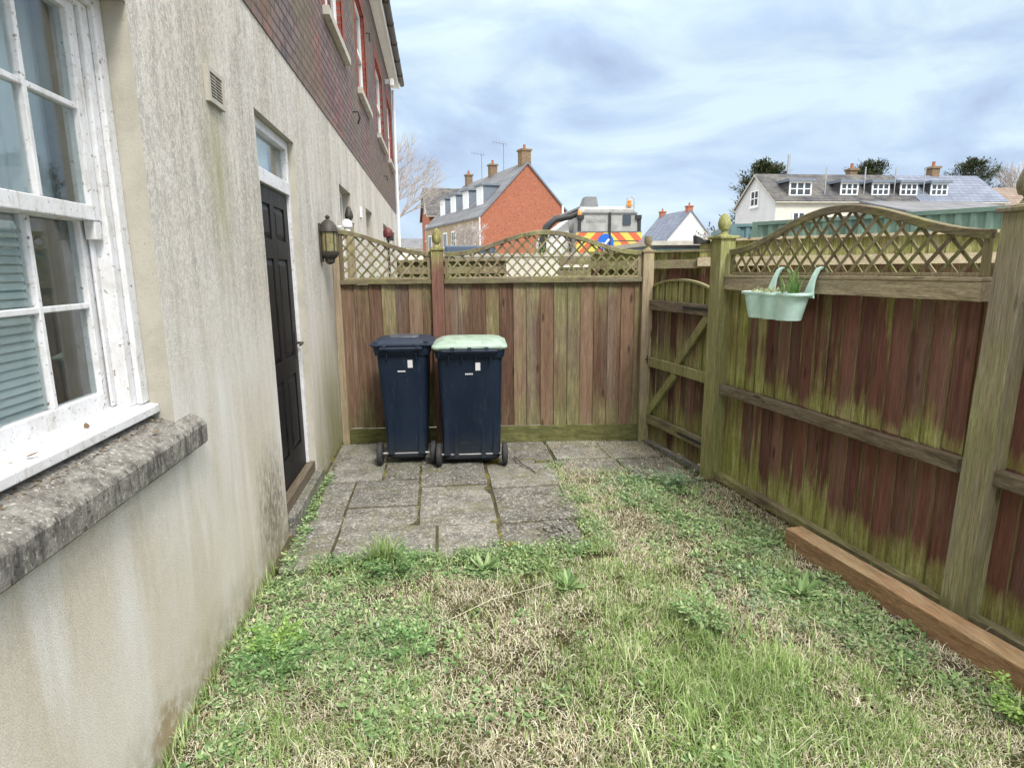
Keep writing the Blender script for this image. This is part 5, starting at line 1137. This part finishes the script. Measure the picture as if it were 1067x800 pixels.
me_ = bpy.data.meshes.new_from_object(to.evaluated_get(bpy.context.evaluated_depsgraph_get())); bpy.data.objects.remove(to)
me_.materials.clear(); me_.materials.append(M['steel']); to = bpy.data.objects.new('maker_lettering', me_); COL.objects.link(to)
to.rotation_euler = (PI/2, 0, 0); to.parent = T; to.location = (-.45, -2.5-.022, 3.2)

# ------------------------------------------------------------------ houses
def gable_house(name, label, org, ang, Lh, Wh, ze, zr, wallm, roofm, gablem=None, windows=(), chims=(), over=.25, dorm=(), z0=-.5, verge='sill_far'):
    """org = front-left corner; ridge runs along local x (rotated by ang); local y = depth"""
    t = thing(name, label, 'house', (org[0], org[1], 0)); ca, sa = math.cos(ang), math.sin(ang)
    def Q(x, y, z): return (org[0]+ca*x-sa*y, org[1]+sa*x+ca*y, z)
    mb = MB(); mb.add([Q(0, 0, z0), Q(Lh, 0, z0), Q(Lh, Wh, z0), Q(0, Wh, z0), Q(0, 0, ze), Q(Lh, 0, ze), Q(Lh, Wh, ze), Q(0, Wh, ze), Q(0, Wh/2, zr), Q(Lh, Wh/2, zr)],
        [(0, 1, 5, 4), (2, 3, 7, 6)], 0)
    b0 = len(mb.v)-10
    for f_ in ((b0, b0+3, b0+7, b0+8, b0+4), (b0+1, b0+2, b0+6, b0+9, b0+5)): mb.f.append(f_); mb.mi.append(1); mb.sm.append(False)
    mb.build('wall', [wallm, gablem or wallm], t)
    sl = (zr-ze)/(Wh/2); mb = MB(); th = .12
    for (ya, yb) in ((-over, Wh/2), (Wh+over, Wh/2)):
        za = ze-over*sl
        mb.hexa([Q(-over, ya, za), Q(Lh+over, ya, za), Q(Lh+over, yb, zr), Q(-over, yb, zr), Q(-over, ya, za+th), Q(Lh+over, ya, za+th), Q(Lh+over, yb, zr+th), Q(-over, yb, zr+th)])
    ro = mb.build('roof', roofm, t)
    for xx in (-over-.03, Lh+over+.01):
        mb = MB()
        for (ya, yb) in ((-over, Wh/2), (Wh+over, Wh/2)):
            za = ze-over*sl; mb.hexa([Q(xx, ya, za-.07), Q(xx+.05, ya, za-.07), Q(xx+.05, yb, zr-.07), Q(xx, yb, zr-.07), Q(xx, ya, za+.06), Q(xx+.05, ya, za+.06), Q(xx+.05, yb, zr+.06), Q(xx, yb, zr+.06)])
        mb.build('bargeboard', verge, t)
    mb = MB(); mb.tube([Q(-over, -over-.06, ze-over*sl), Q(Lh+over, -over-.06, ze-over*sl)], .045, 8); mb.build('gutter', verge, t)
    def wind(side, a, z, w_, h_, gm='glass_dark', cross=True):
        fm = MB(); gm_ = MB()
        def R(a0, a1, za, zb, d0, d1, m):
            if side == 'front': m.hexa([Q(a0, -d0, za), Q(a1, -d0, za), Q(a1, -d1, za), Q(a0, -d1, za), Q(a0, -d0, zb), Q(a1, -d0, zb), Q(a1, -d1, zb), Q(a0, -d1, zb)])
            elif side == 'left': m.hexa([Q(-d0, a0, za), Q(-d0, a1, za), Q(-d1, a1, za), Q(-d1, a0, za), Q(-d0, a0, zb), Q(-d0, a1, zb), Q(-d1, a1, zb), Q(-d1, a0, zb)])
        e_ = .09
        R(a, a+w_, z, z+e_, .0, .06, fm); R(a, a+w_, z+h_-e_, z+h_, .0, .06, fm); R(a, a+e_, z+e_, z+h_-e_, .0, .06, fm); R(a+w_-e_, a+w_, z+e_, z+h_-e_, .0, .06, fm)
        if cross: R(a+w_/2-.04, a+w_/2+.04, z+e_, z+h_-e_, .0, .055, fm); R(a+e_, a+w_/2-.04, z+h_*.5-.03, z+h_*.5+.03, .0, .055, fm); R(a+w_/2+.04, a+w_-e_, z+h_*.5-.03, z+h_*.5+.03, .0, .055, fm)
        R(a-.08, a+w_+.08, z-.1, z, .0, .12, fm)
        fo = fm.build('window', 'white', t); R(a+e_, a+w_-e_, z+e_, z+h_-e_, .0, .02, gm_); gm_.build('pane', gm, fo)
    for q in windows: wind(*q)
    for (x_, y_, w_, zt, pm) in chims:
        m = MB(); zb = zr-abs(y_-Wh/2)*sl-.4; m.hexa([Q(x_, y_-w_/2, zb), Q(x_+w_, y_-w_/2, zb), Q(x_+w_, y_+w_/2, zb), Q(x_, y_+w_/2, zb), Q(x_, y_-w_/2, zt), Q(x_+w_, y_-w_/2, zt), Q(x_+w_, y_+w_/2, zt), Q(x_, y_+w_/2, zt)])
        g_ = .08; m.hexa([Q(x_-g_, y_-w_/2-g_, zt), Q(x_+w_+g_, y_-w_/2-g_, zt), Q(x_+w_+g_, y_+w_/2+g_, zt), Q(x_-g_, y_+w_/2+g_, zt), Q(x_-g_, y_-w_/2-g_, zt+.14), Q(x_+w_+g_, y_-w_/2-g_, zt+.14), Q(x_+w_+g_, y_+w_/2+g_, zt+.14), Q(x_-g_, y_+w_/2+g_, zt+.14)])
        c_ = m.build('chimney', pm, t); m = MB(); p = Q(x_+w_/2, y_, 0); m.lathe((p[0], p[1], zt+.14), [(.12, 0), (.10, .32), (.12, .36)], 12); m.build('chimney_pot', 'terracotta', c_)
    for (x_, w_, zb, h_, cheek, flat) in dorm:   # dormers on the front slope
        yb = (zb-ze)/sl; m = MB(); yt = (zb+h_-ze)/sl
        m.hexa([Q(x_, yb-.05, zb-.05), Q(x_+w_, yb-.05, zb-.05), Q(x_+w_, yt+.2, zb-.05), Q(x_, yt+.2, zb-.05), Q(x_, yb-.05, zb+h_), Q(x_+w_, yb-.05, zb+h_), Q(x_+w_, yt+.2, zb+h_), Q(x_, yt+.2, zb+h_)])
        d_ = m.build('dormer', cheek, t)
        m = MB(); m.hexa([Q(x_-.15, yb-.3, zb+h_), Q(x_+w_+.15, yb-.3, zb+h_), Q(x_+w_+.15, yt+.5, zb+h_+.02), Q(x_-.15, yt+.5, zb+h_+.02), Q(x_-.15, yb-.3, zb+h_+.16), Q(x_+w_+.15, yb-.3, zb+h_+.16), Q(x_+w_+.15, yt+.5, zb+h_+.2), Q(x_-.15, yt+.5, zb+h_+.2)]); m.build('dormer_roof', flat, d_)
        m = MB(); y = yb-.05
        def RR(a0, a1, za, zb2, d0, d1, mm): mm.hexa([Q(a0, y-d0, za), Q(a1, y-d0, za), Q(a1, y-d1, za), Q(a0, y-d1, za), Q(a0, y-d0, zb2), Q(a1, y-d0, zb2), Q(a1, y-d1, zb2), Q(a0, y-d1, zb2)])
        RR(x_+.0, x_+w_, zb-.04, zb+.10, 0, .06, m); RR(x_, x_+w_, zb+h_-.1, zb+h_, 0, .06, m)
        nb = 4
        for k in range(nb): q = x_+(w_-.1)*k/(nb-1); RR(q, q+.1, zb+.10, zb+h_-.1, 0, .06, m)
        RR(x_+.1, x_+w_-.1, zb+h_*.5-.03, zb+h_*.5+.03, 0, .05, m)
        m.build('dormer_window', 'white', d_); m = MB(); RR(x_+.05, x_+w_-.05, zb+.05, zb+h_-.05, 0, .02, m); m.build('pane', 'glass_dark', d_)
    return t, Q

# red gabled terrace: ridge runs away from us; local x = away
ang = math.atan2(.955, -.295)
t, Q = gable_house('brick_terrace', 'orange red brick gable end house heading a terrace with grey dormers', (12.45, 51.2), ang, 15, 8.4, 5.85, 10.1, 'brick_street', 'slate', 'brick_gable',
    chims=[(.1, 4.2, .8, 11.05, 'brick_chimney'), (6.9, 4.2, .65, 10.95, 'brick_chimney'), (13.2, 4.2, .6, 10.95, 'brick_chimney')], over=.12, verge='lead')
# its left slope faces the camera side: local y = W side is at our left
def left_slope_dormers():
    Wh, ze, zr = 8.4, 5.85, 10.1; sl = (zr-ze)/(Wh/2)
    for x_ in (1.6, 5.0, 8.4, 11.6):
        zb, h_, w_ = 7.0, 1.45, 1.5; yb = Wh-(zb-ze)/sl+.1; yt = Wh-(zb+h_-ze)/sl-.3
        m = MB(); m.hexa([Q(x_, yt, zb-.2), Q(x_+w_, yt, zb-.2), Q(x_+w_, yb, zb-.2), Q(x_, yb, zb-.2), Q(x_, yt, zb+h_), Q(x_+w_, yt, zb+h_), Q(x_+w_, yb, zb+h_), Q(x_, yb, zb+h_)]); d_ = m.build('dormer', 'lead', t)
        m = MB(); m.hexa([Q(x_-.15, yt-.3, zb+h_), Q(x_+w_+.15, yt-.3, zb+h_), Q(x_+w_+.15, yb+.25, zb+h_), Q(x_-.15, yb+.25, zb+h_), Q(x_-.15, yt-.3, zb+h_+.14), Q(x_+w_+.15, yt-.3, zb+h_+.14), Q(x_+w_+.15, yb+.25, zb+h_+.14), Q(x_-.15, yb+.25, zb+h_+.14)])
        m.build('dormer_roof', 'lead', d_)
        m = MB(); m.hexa([Q(x_+.05, yb, zb-.1), Q(x_+w_-.05, yb, zb-.1), Q(x_+w_-.05, yb+.06, zb-.1), Q(x_+.05, yb+.06, zb-.1), Q(x_+.05, yb, zb+h_-.02), Q(x_+w_-.05, yb, zb+h_-.02), Q(x_+w_-.05, yb+.06, zb+h_-.02), Q(x_+.05, yb+.06, zb+h_-.02)]); m.build('dormer_window', 'white', d_)
    for x_ in (.8, 3.2, 5.6, 8, 10.4, 12.8):
        for z_, h_ in ((3.7, 1.4), (1.2, 1.6)):
            m = MB(); m.hexa([Q(x_, Wh+.01, z_), Q(x_+1.1, Wh+.01, z_), Q(x_+1.1, Wh+.08, z_), Q(x_, Wh+.08, z_), Q(x_, Wh+.01, z_+h_), Q(x_+1.1, Wh+.01, z_+h_), Q(x_+1.1, Wh+.08, z_+h_), Q(x_, Wh+.08, z_+h_)]); wo = m.build('window', 'white', t)
            m = MB()
            for q_ in (.12, .6): m.hexa([Q(x_+q_, Wh+.081, z_+.12), Q(x_+q_+.38, Wh+.081, z_+.12), Q(x_+q_+.38, Wh+.09, z_+.12), Q(x_+q_, Wh+.09, z_+.12), Q(x_+q_, Wh+.081, z_+h_-.12), Q(x_+q_+.38, Wh+.081, z_+h_-.12), Q(x_+q_+.38, Wh+.09, z_+h_-.12), Q(x_+q_, Wh+.09, z_+h_-.12)])
            m.build('pane', 'glass_dark', wo)
    m = MB(); m.tube([Q(-.1, Wh-.0, 5.8), Q(-.1, Wh-.0, 0)], .05); m.tube([Q(-.12, 1.0, 6.9), Q(-.12, 1.0, 0)], .09); m.build('downpipe', 'white', t)
    m = MB()
    for x_, z_ in ((4.3, 10.2), (9.5, 10.2)):
        a_, b_ = Q(x_+.4, 4.2, z_), Q(x_+.4, 4.2, z_+2.2); m.tube([a_, b_], .025, 5); p_ = Vector(b_); m.tube([p_+Vector((-1.0, 0, .15)), p_+Vector((.3, 0, -.05))], .02, 4)
        for k in range(5): c_ = p_+Vector((-.9+k*.28, 0, .14-k*.04)); m.tube([c_+Vector((0, 0, -.2)), c_+Vector((0, 0, .2))], .012, 4)
    m.build('aerial', 'grey_metal', t)
left_slope_dormers()
gable_house('brick_house', 'red brick house with dark roof at the far end of the terrace', (.35, 66), rad(6.5), 10, 8, 7.5, 10.6, 'brick_gable', 'slate_dark', 'brick_gable', windows=[('left', 1.5, 5.0, 2.2, 1.6), ('left', 3.2, 8.0, 1.0, 1.4), ('front', .8, 4.6, 1.2, 1.8)])
gable_house('far_house', 'low grey stone houses far off between the near wall and terrace', (-6, 95), 0, 8.5, 6, 5.2, 6.6, 'cream_wall', 'slate', chims=[(6, 3, .8, 7.6, 'brick_chimney')])
gable_house('white_house', 'white gabled house with blue slate roof and skylights behind the truck', (36.3, 75), rad(90+5), 8.5, 6.9, 4.95, 8.85, 'white_wall', 'slate_blue', chims=[(.1, 3.45, .7, 9.3, 'terracotta'), (7.6, 3.45, .7, 9.3, 'terracotta')], over=.1, verge='lead')
# terrace of white houses with dormers, right
XL = 23.4
dz = [(x_-XL-.8, 1.6, 6.35, .95, 'slate_dark', 'lead') for x_ in (25.3,)]+[(x_-XL-.65, 1.3, 6.42, .85, 'slate_dark', 'lead') for x_ in (28.9, 31.2, 33.3, 35.6)]
gable_house('dormer_terrace', 'long white house row with dormers under a mottled grey roof', (XL, 38.8), 0, 10.2, 5.5, 6.0, 8.0, 'cream_wall', 'slate_dark', 'white_wall',
    windows=[('left', 2.2, 5.9, 1.1, 1.1), ('front', 1.2, 3.9, .9, 1.4), ('left', .6, 3.6, 1.0, 1.2)], chims=[(7.2, 3.2, .55, 8.45, 'brick_chimney')], dorm=[d for d in dz if d[0] < 10.2], over=.15)
gable_house('dormer_terrace', 'right hand end of the dormer row with smooth blue grey roof', (XL+10.35, 38.8), 0, 6.6, 5.5, 6.0, 8.0, 'cream_wall', 'slate_blue', 'white_wall', chims=[(3.0, 2.9, .6, 8.6, 'brick_chimney')], dorm=[(d[0]-10.35, *d[1:]) for d in dz if d[0] > 10.2], over=.15)
for x_, y_, za_, zb_, r_, lab in ((27.2, 39.4, 5.9, 8.25, .045, 'thin flue pipe right of the widest dormer'), (30.05, 39.4, 5.9, 8.3, .045, 'thin flue pipe right of the second dormer'), (32.3, 39.4, 5.9, 8.3, .045, 'thin flue pipe between third and fourth dormer'), (34.5, 39.4, 5.9, 8.3, .045, 'thin flue pipe left of the last dormer'), (26.0, 42.0, 6, 9.5, .09, 'tall flue pipe rising behind the ridge by the white gable')):
    tag(MB().tube([(x_, y_, za_), (x_, y_, zb_)], r_, 6).build('flue_pipe', 'steel'), lab, 'flue pipe', 'flue pipes on the dormer row')
gable_house('tiled_house', 'brown tiled roof house at the far right behind the near post', (43.5, 44), 0, 9, 7, 5.5, 8.0, 'brick_street', 'tile_brown')
# lean to roof in front of the row
t = thing('outbuilding', 'low grey sloping roof building in front of the dormer row', 'building', (33, 34, 0))
MB().box(29.5, 37.5, 33.5, 38.5, 0, 4.6).build('wall', 'cream_wall', t)
mb = MB(); mb.hexa([(29.2, 33.2, 4.6), (37.8, 33.2, 4.6), (37.8, 38.7, 5.9), (29.2, 38.7, 5.9), (29.2, 33.2, 4.72), (37.8, 33.2, 4.72), (37.8, 38.7, 6.02), (29.2, 38.7, 6.02)]); mb.build('roof', 'slate', t)

# ------------------------------------------------------------------ trees
def conifer(label, x, y, h, rmax, zb=2, n=3800, seed=1):
    r_ = np.random.default_rng(seed); t = thing('conifer_tree', label, 'tree', (x, y, 0))
    m = MB(); m.tube([(x, y, 0), (x, y, h*.5), (x+.1, y, h*.97)], [.28, .16, .03], 8); P = []; A = []; T_ = []
    nb = 150
    for k in range(nb):
        f_ = (k+.5)/nb; z = zb+(h-zb)*f_; R = rmax*(1-f_)**.7*r_.uniform(.45, 1.25)+.25; a = r_.uniform(0, 2*PI); tip = (x+math.cos(a)*R, y+math.sin(a)*R, z+R*r_.uniform(-.05, .55))
        m.tube([(x, y, z), tip], [.04, .012], 4)
        for q in range(n//nb):
            u_ = r_.uniform(.25, 1.05); sp_ = .32*(1.15-u_)+.11; P.append([x+(tip[0]-x)*u_+r_.normal(0, sp_), y+(tip[1]-y)*u_+r_.normal(0, sp_), z+(tip[2]-z)*u_+r_.normal(0, .16)]); A.append(a+r_.normal(0, .7)); T_.append(r_.normal(.25, .45))
    m.build('trunk', 'bark', t); N = len(P)
    leaves('crown', np.array(P), r_.uniform(.22, .5, N), r_.uniform(.06, .14, N), np.array(T_), 'conifer', azi=np.array(A), parent=t, off=(x, y, 0))
conifer('dark spreading conifer behind the white gable house', 31.0, 54, 10.9, 5.3, 1.5, 17000, 3)
conifer('dark conifer top above the middle of the dormer row', 44.5, 58, 11.7, 4.6, 5, 8500, 5)
conifer('shaggy conifer above the right end of the dormer row', 57.5, 60, 12.4, 5.2, 5, 8500, 8)
def bare_tree(label, x, y, h, spread, mat='twig', seed=1, depth=6, name='bare_tree', twr=.012, bud=0):
    R = random.Random(seed); t = thing(name, label, 'tree', (x, y, 0)); tr = MB(); tw = MB(); tips = []
    def br(p, d, l, r_, k):
        q = p+d*l; mid = p.lerp(q, .5)+Vector((R.uniform(-1, 1), R.uniform(-1, 1), R.uniform(-.5, 1)))*l*.06
        (tr if k < 2 else tw).tube([p, mid, q], [r_, r_*.85, r_*.68], 6 if k < 2 else 3, cap=False)
        if k >= depth: tips.append(q); return
        for j in range(3 if k in (1, 2) else 2):
            a = R.uniform(0, 2*PI); o = d.orthogonal().normalized(); o = Matrix.Rotation(a, 3, d) @ o
            nd = (d+o*R.uniform(.35, .85)*spread+Vector((0, 0, .12))).normalized(); br(q, nd, l*R.uniform(.62, .88), max(r_*.62, twr), k+1)
        br(q, (d+Vector((R.uniform(-.2, .2), R.uniform(-.2, .2), .1))).normalized(), l*R.uniform(.7, .9), max(r_*.66, twr), k+1)
    br(Vector((x, y, 0)), Vector((0, 0, 1)), h*.26, h*.02, 0)
    tr.build('trunk', mat, t); tw.build('crown', mat, t)
    return t
bare_tree('bare pale twigged tree past the far corner of the house', -3.2, 40, 9.6, .8, seed=3, depth=6, twr=.009)
bare_tree('bare winter tree on the skyline at the far right', 62, 58, 11.5, .8, seed=5, depth=6, twr=.02)
bare_tree('small bare shrub in front of the terrace street side', 2.9, 42, 5.4, .9, seed=9, depth=5, twr=.018)
bare_tree('leafless bush between the blue roofed house and the conifer', 22.6, 46, 5.4, 1.0, seed=12, depth=5, twr=.018)
